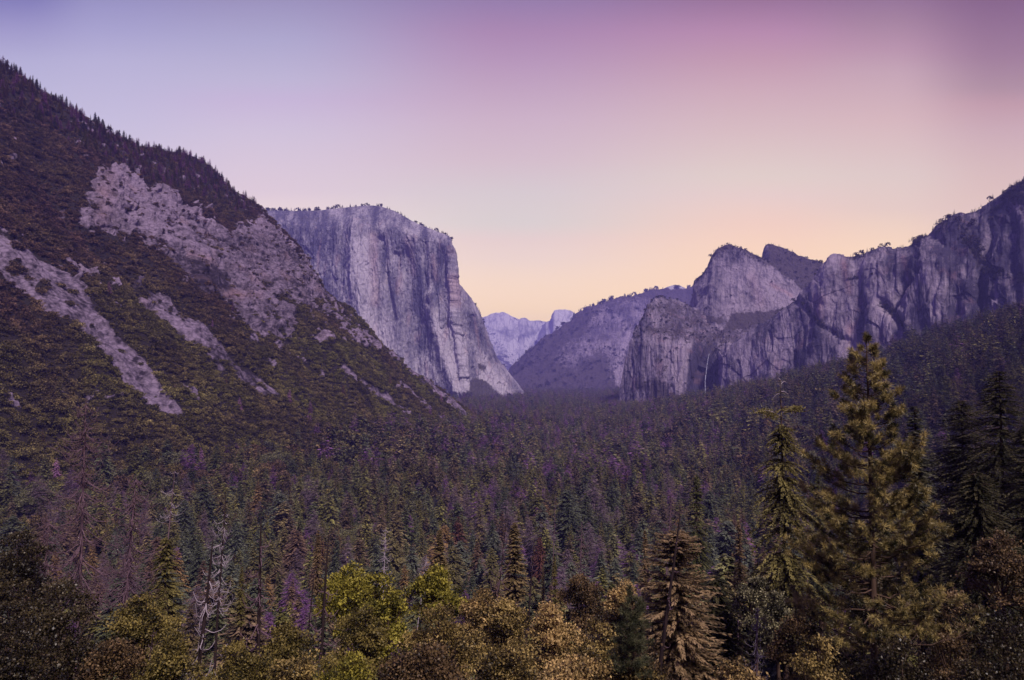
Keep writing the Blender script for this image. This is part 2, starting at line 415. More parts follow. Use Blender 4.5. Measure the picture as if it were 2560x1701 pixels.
tone += .35 * stroke([(1128, 780), (1142, 900), (1160, 985)], 10) - .28 * stroke([(1030, 640), (1040, 740), (1050, 860)], 26) - .3 * stroke([(1180, 790), (1205, 860), (1222, 900)], 14)  # tone darkened along the carved recess, shade put into the colour
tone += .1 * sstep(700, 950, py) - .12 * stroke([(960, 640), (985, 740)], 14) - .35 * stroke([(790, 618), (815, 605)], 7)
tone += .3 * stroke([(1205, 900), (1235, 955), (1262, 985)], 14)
warm += .5 * stroke([(1130, 700), (1140, 760)], 14) + .35 * stroke([(935, 590), (940, 760)], 10) + .3 * stroke([(1020, 600), (1030, 680)], 9) + .35 * stroke([(1082, 640), (1092, 700)], 7)
summit = sstep(.84, .93, VV) * sstep(.83, .79, us[None])
veg = .05 + .34 * summit * sstep(-.1, .3, fbm(pos, 60, 3, 2.)) + area(px, py, [(1165, 960), (1185, 945), (1215, 955), (1235, 975), (1255, 1000), (1160, 1010)], 6) * .9
veg += .8 * stroke([(1198, 916), (1206, 922)], 9) + .3 * stroke([(1240, 960), (1290, 990)], 8)
warm *= 1 - summit
edge = sstep(0, .03, us[None]) 
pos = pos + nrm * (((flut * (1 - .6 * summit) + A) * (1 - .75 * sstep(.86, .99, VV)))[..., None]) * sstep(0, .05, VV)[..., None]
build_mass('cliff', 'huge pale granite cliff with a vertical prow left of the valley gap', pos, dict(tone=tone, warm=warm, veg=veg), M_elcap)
ELCAP_TOP = pos[469]

# ---- distant ranges
def simple_mass(label, top, basey, Yb, nu, nv, amp, wl, mat, tone0=.5, veg0=0., backd=1500, drop=600, lean=.0, mids=None, extra=None, stretch=1.5, vegh=None):
    global px, py
    base = [(k, x, basey, Yb if np.isscalar(Yb) else Yb(k)) for k, x, y, Y in top]
    rows = [base, top] if mids is None else [base] + mids + [top]
    pos, px, py, vv, us = patch(rows, nu, nv, backd, drop)
    n = normals(pos); V = vv[:, None] * np.ones_like(px)
    d = fbm(pos, (wl, wl, wl * stretch), 5, 3., ridged=True) * amp + fbm(pos, (wl * .25, wl * .25, wl * .3 * stretch), 4, 8.) * amp * .4
    tone = tone0 + fbm(pos, (wl * .6, wl * .6, wl * 1.2), 4, 21.) * .6
    warm = np.zeros_like(px); veg = veg0 + fbm(pos, wl * .5, 4, 33.) * .5
    if extra: d, tone, warm, veg = extra(pos, V, us, d, tone, warm, veg)
    e = np.where(V >= 1, .5, 1)
    pos = pos + n * (d * sstep(0, .1, V) * e)[..., None]
    build_mass('mountain', label, pos, dict(tone=tone, warm=warm, veg=veg), mat)
    return pos, nv
kk = lambda pts: [((p[0] - pts[0][0]) / (pts[-1][0] - pts[0][0]), *p) for p in pts]
def ex_cr(pos, V, us, d, tone, warm, veg):
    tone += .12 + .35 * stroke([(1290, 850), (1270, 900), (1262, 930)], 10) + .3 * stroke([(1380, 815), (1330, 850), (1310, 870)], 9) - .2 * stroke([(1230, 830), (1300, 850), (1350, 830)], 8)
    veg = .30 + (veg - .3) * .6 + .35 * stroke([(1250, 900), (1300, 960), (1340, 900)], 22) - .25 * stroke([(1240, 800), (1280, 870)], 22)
    return d, tone, warm, veg
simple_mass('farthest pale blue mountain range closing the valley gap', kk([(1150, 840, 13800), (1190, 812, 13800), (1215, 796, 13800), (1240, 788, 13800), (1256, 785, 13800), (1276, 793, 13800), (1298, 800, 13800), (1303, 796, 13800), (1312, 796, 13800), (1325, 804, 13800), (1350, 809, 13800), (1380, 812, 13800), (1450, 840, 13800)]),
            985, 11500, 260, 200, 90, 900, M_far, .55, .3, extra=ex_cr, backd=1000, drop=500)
def ex_hd(pos, V, us, d, tone, warm, veg):
    return d * .5, tone + .05 + .25 * stroke([(1400, 785), (1395, 830), (1385, 870)], 22), warm, veg * .2 - .1 + .5 * sstep(.5, .2, V)
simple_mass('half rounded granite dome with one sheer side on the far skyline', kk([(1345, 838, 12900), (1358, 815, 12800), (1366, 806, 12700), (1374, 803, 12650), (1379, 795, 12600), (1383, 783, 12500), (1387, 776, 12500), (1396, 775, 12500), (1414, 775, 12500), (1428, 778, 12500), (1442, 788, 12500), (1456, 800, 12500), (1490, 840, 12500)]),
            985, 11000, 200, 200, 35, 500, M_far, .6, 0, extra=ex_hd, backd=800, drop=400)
def ex_sr(pos, V, us, d, tone, warm, veg):
    up = sstep(790, 700, py) * 0
    rockm = area(px, py, [(1500, 760), (1640, 745), (1620, 830), (1570, 900), (1560, 990), (1530, 960), (1500, 900), (1440, 950), (1370, 900), (1440, 850), (1480, 800)], 25)
    veg = veg * .7 + .66 - .62 * rockm + .15 * sstep(860, 960, py)
    tone += .1 + .3 * stroke([(1545, 815), (1575, 840), (1555, 890)], 8) + .25 * stroke([(1490, 780), (1478, 830)], 8) + .2 * stroke([(1550, 900), (1545, 970)], 14)
    veg -= .4 * stroke([(1575, 838), (1553, 888)], 7) + .35 * stroke([(1515, 960), (1550, 940)], 6) + .35 * stroke([(1555, 920), (1540, 975)], 10)
    return d, tone - .08, warm, veg
sr, nsr = simple_mass('long forested ridge with a bare granite face behind the waterfall cliffs', kk([(1240, 985, 6900), (1275, 945, 6950), (1290, 922, 7000), (1330, 882, 7100), (1380, 842, 7200), (1440, 792, 7300), (1490, 766, 7400), (1530, 755, 7500), (1600, 742, 7500), (1650, 731, 7500), (1700, 727, 7500), (1745, 724, 7500), (1830, 722, 7500)]),
            1000, 5600, 420, 300, 70, 420, M_cath, .5, .5, extra=ex_sr)
SR_TOP = sr[nsr - 1]
simple_mass('small rounded bare dome rising above the long forested ridge', kk([(1620, 745, 9000), (1645, 731, 9000), (1665, 719, 9000), (1682, 714, 9000), (1700, 715, 9000), (1718, 723, 9000), (1735, 735, 9000), (1765, 745, 9000)]), 800, 8600, 120, 60, 8, 300, M_far, .55, .0, backd=400, drop=150)

# ---- waterfall cliffs group
def ex_uc(pos, V, us, d, tone, warm, veg):
    return d, tone, warm, veg * .7 + .5 - .6 * stroke([(1916, 615), (1916, 650)], 8)
up_, nup = simple_mass('leaning brushy crag with a sheer left edge behind the domed peak', [(0, 1905, 690, 3900), (.06, 1911, 650, 3900), (.1, 1914, 616, 3900), (.14, 1920, 612, 3880), (.2, 1930, 614, 3870), (.4, 1965, 628, 3850), (.6, 2005, 645, 3820), (.8, 2048, 659, 3800), (.9, 2070, 668, 3800), (1, 2130, 690, 3800)],
            840, 3500, 200, 170, 22, 160, M_cath, .5, .5, extra=ex_uc, backd=500, drop=400)
UC_TOP = up_[nup - 1]
def ex_mc(pos, V, us, d, tone, warm, veg):
    tone += .18 * sstep(660, 760, py) + .25 * stroke([(1880, 700), (1960, 745), (1990, 760)], 22) - .12 * stroke([(1800, 640), (1880, 640)], 16)
    warm += .5 * stroke([(1925, 715), (1975, 742)], 6) + .2 * stroke([(1880, 700), (1900, 760)], 14)
    veg = veg * .35 + .18 + .45 * sstep(.93, 1., V) + .5 * stroke([(1760, 800), (1800, 805)], 12)
    veg += .9 * area(px, py, [(1830, 790), (1900, 785), (2000, 770), (2000, 860), (1800, 860)], 10)
    return d, tone, warm, veg
mc, nmc = simple_mass('domed granite peak standing above the waterfall cliffs', [(0, 1728, 790, 3650), (.06, 1736, 745, 3620), (.12, 1745, 705, 3600), (.2, 1757, 690, 3580), (.28, 1773, 668, 3560), (.33, 1781, 640, 3550), (.38, 1794, 625, 3550), (.46, 1820, 617, 3550), (.55, 1848, 624, 3540), (.66, 1880, 636, 3520), (.76, 1912, 650, 3500), (.88, 1960, 690, 3480), (1, 2050, 760, 3450)],
            880, 3250, 300, 280, 26, 190, M_cath, .52, .2, extra=ex_mc, backd=600, drop=400)
MC_TOP = mc[nmc - 1]
# lower rock left of the fall
base = [(0, 1543, 1040, 2950), (.3, 1620, 1045, 2820), (.5, 1700, 1045, 2720), (.64, 1745, 1040, 2720), (.72, 1772, 1040, 2860), (.8, 1800, 1040, 2900), (1, 1950, 1040, 2700)]
mid_ = [(0, 1556, 960, 2990), (.3, 1625, 950, 2850), (.5, 1695, 960, 2760), (.62, 1735, 960, 2760), (.72, 1772, 960, 2890), (.8, 1805, 960, 2900), (1, 1950, 960, 2800)]
rim_ = [(0, 1578, 850, 3040), (.2, 1612, 858, 2960), (.4, 1680, 868, 2880), (.52, 1722, 876, 2840), (.62, 1757, 888, 2830), (.72, 1775, 888, 2920), (.8, 1800, 880, 2950), (1, 1950, 850, 2950)]
top = [(0, 1588, 822, 3100), (.05, 1600, 812, 3110), (.1, 1613, 792, 3150), (.15, 1622, 764, 3200), (.2, 1640, 748, 3260), (.28, 1662, 746, 3300), (.4, 1700, 756, 3350), (.5, 1738, 775, 3400), (.6, 1775, 795, 3420), (.8, 1820, 808, 3450), (1, 1950, 800, 3450)]
pos, px, py, vv, us = patch([base, mid_, rim_, top], 420, 380, 700, 300, vs=[0, .35, .68, 1]); n_ = normals(pos); V = vv[:, None] * np.ones_like(px)
WC = wallc(pos); d = fbm(WC, (70, 70, 380), 4, 2., ridged=True) * 12 + fbm(WC, (24, 24, 90), 4, 6.) * 8 + cell_blocks(WC, (26, 60, 120)) * 9 + fbm(pos, 30, 4, 5.) * 10 * sstep(.68, .78, V) - 90 * stroke([(1768, 895), (1762, 960), (1752, 1035)], 22)
tone = .5 + fbm(WC, (40, 40, 300), 4, 11.) * .6 + .25 * stroke([(1700, 880), (1690, 960)], 30) - 1.3 * stroke([(1758, 896), (1752, 960), (1735, 1030)], 30)- .3 * stroke([(1740, 930), (1725, 1010)], 14)  # notch tone far darker: wet stain plus shade put into the colour
warm = sstep(.1, .5, fbm(pos, 60, 3, 44.)) * .3
veg = fbm(pos, 70, 4, 60.) * .45 + .08 + .35 * stroke([(1660, 900), (1665, 960), (1640, 1010)], 20) + .4 * stroke([(1600, 940), (1680, 1000), (1750, 1010)], 12) + .42 * sstep(.66, .76, V) * (1 - .5 * stroke([(1590, 830), (1620, 800)], 14)) + .5 * stroke([(1600, 960), (1650, 1000), (1700, 1010)], 16) + .4 * stroke([(1640, 950), (1660, 1000)], 14)
vv_lc = vv; lc = pos + n_ * (d * sstep(0, .1, V))[..., None]
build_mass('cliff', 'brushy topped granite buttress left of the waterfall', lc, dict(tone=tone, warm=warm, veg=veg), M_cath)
# wall right of the fall
base = [(0, 1765, 1040, 2830), (.06, 1790, 1040, 2700), (.2, 1900, 1040, 2500), (.4, 2050, 1020, 2250), (.6, 2250, 1000, 1950), (.8, 2450, 990, 1700), (.9, 2560, 960, 1550), (1, 2760, 950, 1400)]
mid_ = [(0, 1783, 950, 2850), (.06, 1805, 950, 2740), (.2, 1905, 930, 2560), (.4, 2070, 890, 2330), (.5, 2170, 870, 2200), (.6, 2265, 850, 2080), (.7, 2370, 840, 1960), (.79, 2440, 840, 1900), (.81, 2455, 840, 1960), (.9, 2560, 800, 1800), (1, 2760, 780, 1650)]
rim_ = [(0, 1790, 900, 2860), (.06, 1815, 880, 2790), (.2, 1930, 815, 2660), (.4, 2075, 690, 2480), (.5, 2175, 665, 2360), (.6, 2270, 655, 2240), (.7, 2350, 660, 2110), (.79, 2435, 700, 2020), (.81, 2455, 690, 2080), (.9, 2560, 620, 1980), (1, 2760, 600, 1850)]
top = [(0, 1793, 892, 2870), (.03, 1800, 884, 2850), (.08, 1835, 858, 2820), (.14, 1885, 828, 2780), (.18, 1930, 797, 2750), (.24, 1965, 770, 2730), (.28, 1992, 750, 2700), (.32, 2030, 706, 2650), (.36, 2062, 662, 2620), (.38, 2085, 645, 2600), (.42, 2125, 644, 2560), (.46, 2180, 636, 2520), (.5, 2220, 617, 2480), (.54, 2262, 619, 2450),
       (.6, 2300, 602, 2400), (.66, 2345, 568, 2350), (.69, 2370, 552, 2330), (.72, 2400, 536, 2300), (.76, 2450, 527, 2280), (.8, 2498, 505, 2250), (.85, 2530, 478, 2200), (.9, 2560, 456, 2150), (1, 2760, 380, 2000)]
pos, px, py, vv, us = patch([base, mid_, rim_, top], 800, 460, 900, 500, vs=[0, .35, .78, 1]); n_ = normals(pos); V = vv[:, None] * np.ones_like(px)
hi = sstep(2080, 2400, px)
WC = wallc(pos); d = fbm(WC, (150, 150, 300), 4, 2.5, ridged=True) * 9 + fbm(WC, (24, 24, 50), 4, 7.) * 6 + cell_blocks(WC, (26, 60, 120)) * 6 + fbm(pos, (120, 120, 120), 4, 15.) * 22 * hi * sstep(.4, .9, V)
for pl, w, a in (([(2085, 650), (2075, 760), (2030, 900)], 16, 40), ([(2140, 660), (2150, 760)], 9, -34), ([(2200, 640), (2190, 760), (2170, 880)], 18, 34), ([(2265, 660), (2250, 760)], 10, -30), ([(2320, 640), (2330, 800)], 18, 38), ([(2385, 600), (2390, 780)], 9, -34), ([(2415, 640), (2425, 820)], 13, 30), ([(2500, 560), (2505, 760)], 18, 40), ([(2540, 560), (2545, 800)], 9, -30),
                  ([(1960, 790), (1930, 900), (1915, 1000)], 14, 24), ([(2000, 760), (2060, 820), (2160, 872)], 6, -26), ([(1880, 860), (1870, 1000)], 7, -20), ([(2100, 880), (2090, 980)], 12, 22), ([(2270, 840), (2330, 850), (2400, 870)], 7, 24), ([(2300, 560), (2400, 640), (2420, 700)], 8, -30), ([(2160, 760), (2130, 820), (2150, 880)], 10, -20)):
    d += .5 * a * stroke(pl, w * 1.4) * (.7 + .6 * fbm(pos, 60, 2, 99.))
d += cell_blocks(WC, (70, 60, 160), 4) * 10 - 50 * stroke([(1785, 900), (1780, 1040)], 8)
d += -40 * stroke([(2448, 660), (2450, 800)], 7) - 30 * stroke([(2280, 700), (2245, 740), (2235, 770)], 5) - 25 * stroke([(2155, 780), (2152, 900)], 6) + 25 * stroke([(2280, 900), (2270, 820)], 12) - 25 * stroke([(2210, 760), (2260, 820), (2285, 880)], 12) - 18 * stroke([(1988, 880), (1990, 1000)], 4)
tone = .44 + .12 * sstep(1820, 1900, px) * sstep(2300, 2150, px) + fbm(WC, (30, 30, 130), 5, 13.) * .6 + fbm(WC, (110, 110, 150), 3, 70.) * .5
tone += -.8 * stroke([(1782, 895), (1778, 1040)], 13) + cell_blocks(WC, (26, 60, 300), 2) * .18  # wall edge in the notch darkened: wet stain and painted shade
tone += .3 * stroke([(2240, 740), (2200, 800)], 26) + .35 * stroke([(2330, 680), (2350, 780)], 26) - .3 * stroke([(2060, 830), (2040, 900)], 34) + .22 * stroke([(1860, 920), (1850, 1000)], 30) + .25 * stroke([(2040, 980), (2110, 940)], 24) - .4 * stroke([(2448, 660), (2450, 800)], 8) + .35 * stroke([(2480, 800), (2510, 820)], 26) + .3 * stroke([(2340, 690), (2380, 740), (2420, 780)], 20)  # deep corner recess also darkened in tone, its shade painted in
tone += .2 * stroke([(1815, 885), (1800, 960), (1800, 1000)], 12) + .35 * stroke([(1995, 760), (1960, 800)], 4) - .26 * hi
warm = sstep(.15, .5, fbm(pos, (40, 40, 300), 3, 46.)) * .25 + .55 * stroke([(2060, 755), (2052, 790)], 14) + .4 * stroke([(2110, 660), (2125, 730)], 8) + .3 * stroke([(2125, 820), (2120, 850)], 8) + .3 * stroke([(2260, 650), (2275, 700)], 8)
veg = fbm(pos, 60, 4, 61.) * .4 - .02 + .35 * sstep(.86, .97, V) * sstep(2000, 2150, px) + .55 * stroke([(2430, 610), (2450, 650), (2480, 690), (2560, 700)], 18) + .4 * stroke([(2410, 590), (2440, 640)], 20) + .6 * stroke([(2210, 765), (2260, 815), (2290, 880)], 13) + .4 * stroke([(2300, 840), (2380, 850), (2440, 850)], 10) + .5 * stroke([(2560, 480), (2600, 560)], 30)
veg += .3 * stroke([(2540, 780), (2600, 760)], 30) + .45 * stroke([(2005, 765), (2060, 822), (2160, 874)], 6) + .4 * stroke([(2120, 700), (2165, 690), (2230, 700)], 7) + .35 * stroke([(2330, 830), (2400, 860)], 8) + .5 * stroke([(2130, 900), (2170, 880), (2210, 900)], 14)
tone = tone - .28 * stroke([(1985, 760), (2010, 860), (1990, 960)], 22) - .3 * stroke([(2140, 780), (2200, 860)], 30) + .25 * stroke([(1870, 880), (1930, 930)], 22)
rw = pos + n_ * (d * sstep(0, .08, V))[..., None]
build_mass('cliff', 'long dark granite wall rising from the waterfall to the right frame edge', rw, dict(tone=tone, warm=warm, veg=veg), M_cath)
RW_TOP = rw[459]; rw_veg = (np.clip(veg - .35, 0, 1) + .02 * (veg > .3)) * (V < 1)
# waterfall
wf = np.array([(1773, 884, 2790), (1770, 898, 2775), (1766, 925, 2765), (1763, 950, 2760), (1763, 975, 2752), (1765, 1000, 2745), (1762, 1016, 2740)], float)
t = np.linspace(0, 1, 80); s = np.linspace(0, 1, len(wf))
cx, cyy, cz = (np.interp(t, s, wf[:, j]) for j in range(3))
cx = cx + np.sin(t * 23) * .15; wd = (.9 + t * 1.6) * .75
th = np.linspace(0, 2 * pi, 11)[:-1]
ctr = P(cx, cyy, cz)
ring = ctr[:, None] + np.stack([np.cos(th)[None] * wd[:, None], np.sin(th)[None] * wd[:, None] * .6, 0 * th[None] * wd[:, None]], -1)
ring += (perlin(ring / np.array([2., 2., 12.]))[..., None] * np.array([1.6, .8, 0]))
fs = np.arange(79)[:, None] * 10 + np.arange(10)[None]; fj = np.arange(79)[:, None] * 10 + (np.arange(10)[None] + 1) % 10
m, nt, b = newmat('white_water'); tcx = N(nt, 'ShaderNodeTexCoord'); nn = noise(nt, .3, tcx.outputs['Object'])
nt.links.new(ramp(nt, nn, [(.3, (.16, .16, .24)), (.6, (.42, .43, .52))]), b.inputs['Base Color'])
o = mk('waterfall', ring, np.stack([fs, fj, fj + 10, fs + 10], -1).reshape(-1, 4), m)
tag(o, 'thin white waterfall dropping down the shaded notch between two granite cliffs', 'waterfall')

# ---- left mountain: ray meets a rough 44 degree slope
ridge = np.array([(-260, 40), (-120, 95), (0, 165), (60, 205), (120, 245), (200, 292), (280, 340), (350, 372), (420, 385), (470, 395), (510, 412), (532, 432), (560, 462), (590, 485), (620, 505), (650, 528), (680, 556), (700, 580),
                  (715, 590), (735, 610), (752, 640), (772, 672), (785, 700), (800, 722), (840, 760), (870, 775), (890, 795), (925, 830), (948, 860), (955, 872), (990, 893), (1030, 925), (1080, 960), (1130, 1000), (1180, 1035), (1225, 1062), (1260, 1078)], float)
bott = np.array([(-260, 1560), (0, 1420), (450, 1225), (900, 1135), (1260, 1085)], float)
nu, nv = 1000, 760
pxs = np.linspace(-260, 1260, nu)
ry = np.interp(pxs, ridge[:, 0], ridge[:, 1]); by = np.interp(pxs, bott[:, 0], bott[:, 1])
vv = np.linspace(0, 1, nv); px = np.repeat(pxs[None], nv, 0); py = by[None] + (ry - by)[None] * vv[:, None]
xc = (px - W / 2) / F; yc = (H / 2 - py) / F; a_ = xc / (CP - SP * yc); b_ = (SP + CP * yc) / (CP - SP * yc)
# z = -150 + .97*(-.96(aY+375)+.275(Y-500)) = bY
def slope_Y(s, z0):
    return (z0 + s * (-.96 * 375 - .275 * 500)) / (b_ - s * (-.96 * a_ + .275))
Yd = slope_Y(.97, -150.)
rock = area(px, py, [(235, 425), (300, 425), (400, 470), (480, 525), (560, 600), (640, 560), (700, 620), (770, 680), (800, 740), (740, 790), (720, 850), (650, 850), (560, 790), (470, 720), (430, 690), (400, 650), (330, 590), (190, 580), (215, 480)], 20)
rock2 = area(px, py, [(640, 530), (700, 585), (760, 650), (800, 725), (900, 810), (955, 875), (900, 880), (800, 800), (720, 720), (660, 640)], 14)
pos = np.stack([a_ * Yd, Yd, b_ * Yd], -1)
Yd = Yd + 28 * fbm(pos, (220, 220, 220), 3, 3.)       # gullies and spurs: move along the view ray keeps the outline
Yd = Yd - 45 * np.exp(-(poly_dist(px, py, [(640, 560), (700, 680), (760, 800), (900, 960)]) / 45) ** 2) + 30 * np.exp(-(poly_dist(px, py, [(120, 330), (80, 480), (200, 620), (330, 700)]) / 60) ** 2)
Yd += 22 * np.exp(-(poly_dist(px, py, [(430, 560), (450, 640), (480, 720)]) / 12) ** 2) + 16 * np.exp(-(poly_dist(px, py, [(560, 520), (530, 600)]) / 12) ** 2)
pos = np.stack([a_ * Yd, Yd, b_ * Yd], -1)
nbk = 12; sb = np.linspace(0, 1, nbk + 1)[1:]
back = pos[-1][None] + np.stack([-250 * sb, 500 * sb, -330 * (.1 * sb + .9 * sb * sb)], -1)[:, None]
pos = np.concatenate([pos, back]); px = np.concatenate([px, np.repeat(px[-1:], nbk, 0)]); py = np.concatenate([py, np.repeat(py[-1:], nbk, 0)])
rock = np.concatenate([rock, np.repeat(rock[-1:], nbk, 0)]); rock2 = np.concatenate([rock2, np.repeat(rock2[-1:], nbk, 0)])
V = np.concatenate([vv, np.ones(nbk)])[:, None] * np.ones_like(px)
n_ = normals(pos)
jit = fbm(pos, 40, 3, 90.) * 10
PX = px + jit; PY = py + fbm(pos, 40, 3, 95.) * 8
tal = area(PX, PY, [(-260, 430), (0, 605), (60, 632), (130, 672), (205, 735), (250, 800), (300, 860), (360, 920), (410, 985), (458, 1035), (430, 1042), (380, 1010), (320, 965), (250, 890), (180, 830), (110, 790), (55, 735), (0, 690), (-260, 540)], 5)
tal = np.maximum(tal, area(PX, PY, [(372, 738), (400, 735), (450, 775), (500, 815), (545, 870), (590, 920), (632, 965), (690, 1000), (650, 990), (600, 955), (560, 920), (500, 880), (430, 845), (368, 790)], 5))
for pl, w in (([(515, 895), (550, 930)], 5), ([(590, 930), (690, 990)], 5), ([(855, 920), (930, 975), (1020, 1035)], 7), ([(975, 888), (1060, 950), (1130, 1010), (1190, 1058)], 8), ([(260, 755), (330, 800)], 4), ([(1000, 960), (1080, 1030), (1140, 1065)], 5), ([(770, 700), (775, 800)], 6)):
    tal = np.maximum(tal, np.exp(-(poly_dist(PX, PY, pl) / w) ** 2))
hole = np.zeros_like(px)
for x, y, r in ((32, 678, 20), (92, 730, 14), (165, 775, 8), (25, 630, 7), (45, 638, 7), (400, 755, 5), (427, 773, 7), (441, 790, 4), (450, 812, 6), (380, 800, 11), (533, 876, 5), (185, 740, 6), (225, 820, 8)):
    hole = np.maximum(hole, np.exp(-(np.hypot(px - x, py - y) / r) ** 4))
tal *= 1 - hole
rk = fbm(pos, 55, 4, 77.); rk2 = fbm(pos, 18, 3, 71.)
rk3 = fbm(pos, (150, 150, 90), 3, 64.); band = sstep(110, 220, px) * sstep(960, 820, px) * sstep(900, 760, py - .25 * (px - 500).clip(0))
rocky = sstep(.30, .62, rock * .56 + rock2 * .36 + rk * .65 + rk2 * .55 + rk3 * .40 + .16 * band)
rocky = np.clip(rocky, 0, 1) + sstep(.42, .6, rk) * .6 * sstep(1000, 700, py) * sstep(150, 300, px)
for x, y, r in ((345, 717, 14), (690, 870, 16), (620, 860, 14), (150, 545, 12), (20, 400, 10)):
    rocky = np.maximum(rocky, np.exp(-(np.hypot(PX - x, PY - y) / r) ** 2))
rocky = np.clip(rocky, 0, 1)
bare = np.clip(np.maximum(rocky, tal), 0, 1)
fall = np.stack([.275 * pos[..., 0] + .96 * pos[..., 1], 0 * px, pos[..., 2]], -1)
d = fbm(pos, (110, 110, 140), 4, 4., ridged=True) * 12 * sstep(1050, 850, py) + (fbm(fall, (75, 1, 520), 3, 52., ridged=True) - .5) * 10 * sstep(1150, 1000, py) + 1.5 * tal + fbm(pos, (40, 40, 40), 3, 24.) * 5 + rocky * (fbm(pos, (45, 45, 90), 4, 14., ridged=True) * 11 + cell_blocks(pos, (34, 34, 22), 3) * 8 + cell_blocks(pos, (12, 12, 9), 13) * 3 - 9 * sstep(.80, .97, fbm(pos, (30, 30, 90), 2, 39., ridged=True))) + tal * (fbm(pos, 3.5, 2, 6.) * 1.1 - 2.5)
d *= sstep(1.0, .985, V) * .75 + .25
tone = .52 + rk2 * .45 + rk3 * .45 - .08 * area(px, py, [(480, 560), (640, 560), (800, 720), (900, 850), (700, 880), (520, 760)], 40) + .12 * area(px, py, [(260, 430), (420, 480), (500, 600), (420, 640), (300, 540)], 25) - .12 * np.exp(-(poly_dist(px, py, [(400, 750), (520, 870), (640, 970)]) / 40) ** 2) + .12 * rock * sstep(640, 480, py) + .10 * tal - .3 * area(px, py, [(465, 665), (560, 690), (560, 735), (480, 725)], 10) + fbm(pos, 6, 2, 31.) * .5 * tal
warm = sstep(.1, .5, fbm(pos, 50, 3, 47.)) * .3 * rocky + .35 * np.exp(-(poly_dist(px, py, [(470, 650), (520, 670)]) / 10) ** 2) + .3 * np.exp(-(poly_dist(px, py, [(560, 745), (640, 750)]) / 12) ** 2) + .25 * np.exp(-(poly_dist(px, py, [(260, 450), (250, 560)]) / 22) ** 2)
LEFT = pos + n_ * d[..., None]
o = mk('mountain', LEFT, grid_faces(*LEFT.shape[:2]), M_left, attrs=dict(wc=LEFT.reshape(-1, 3), tone=np.clip(tone, 0, 1).ravel(), warm=np.clip(warm, 0, 1).ravel(), veg=np.clip(1 - bare * 1.25, 0, 1).ravel()))
tag(o, 'steep brushy mountainside with two pale scree slides on the left', 'mountain', kind='structure')

# ------------------------------------------------------------------ trees
def conifer_arrays(h, r, nbr, K, seed, t0=.12, power=.9, droop=.25, up=.15, width=.34, ragged=.35, twig=.42, dead=False, gaps=0):
    """a crown of branch sprays; returns verts, faces, v attribute"""
    g = np.random.default_rng(seed)
    t = t0 + (1 - t0) * (g.random(nbr) ** 1.15); t = np.sort(t)
    for _ in range(gaps):
        c = g.uniform(.25, .9); t = t[np.abs(t - c) > .006]
    n = len(t); azm = g.random(n) * 2 * pi
    prof = (1 - t) ** power * np.minimum(1, (t - t0 + .05) / .12) ** .5
    L = r * (prof * (1 - ragged + 2 * ragged * g.random(n)) + .04)
    rad = np.stack([np.cos(azm), np.sin(azm), np.zeros(n)], -1)
    slope = up * (t * 2 - .6) - droop * (1 - t)
    O, AX, SD, LL, WW, VV_ = [], [], [], [], [], []
    bv = .45 + g.normal(size=n) * .32
    base = np.stack([0 * t, 0 * t, t * h], -1)
    tan = np.stack([-rad[:, 1], rad[:, 0], 0 * t], -1)
    for j in range(K):
        s = (j + .6) / K
        for sg in (-1, 1):
            ss = np.clip(s + g.normal(size=n) * .06, .08, 1)
            o = base + rad * (L * ss)[:, None]; o[:, 2] += L * (slope * ss - droop * .9 * ss * ss)
            dirn = unit(rad * (.75 + .5 * g.random((n, 1))) + sg * tan * (.9 - .5 * s) * (.6 + .6 * g.random((n, 1))) + np.array([0, 0, 1.]) * (-.15 - droop * .6 * s + g.normal(size=(n, 1)) * .18))
            sd = unit(np.cross(dirn, g.normal(size=(n, 3)) * .5 + np.array([0, 0, 1.])))
            O.append(o); AX.append(dirn); SD.append(sd)
            l = L * twig * (1.15 - .6 * s) + r * min(.05, twig * .3); LL.append(l); WW.append(l * width * (.7 + .6 * g.random(n)))
            VV_.append(np.clip(bv + g.normal(size=n) * .16, 0, 1))
    v, f = diamonds(np.concatenate(O), np.concatenate(AX), np.concatenate(SD), np.concatenate(LL), np.concatenate(WW))
    return v, f, np.repeat(np.concatenate(VV_), 4)
def trunk_arrays(h, rb, lean=0., seed=0, n=10, sides=7):
    g = np.random.default_rng(seed); t = np.linspace(0, 1, n)
    T = Tubes(); T.add(np.stack([lean * t * h + np.sin(t * 5 + seed) * rb * .3 * t, np.cos(t * 4 + seed) * rb * .3 * t, t * h * 1.0], -1), rb * ((1 - t) ** .8 + .07), sides)
    return T.arrays()
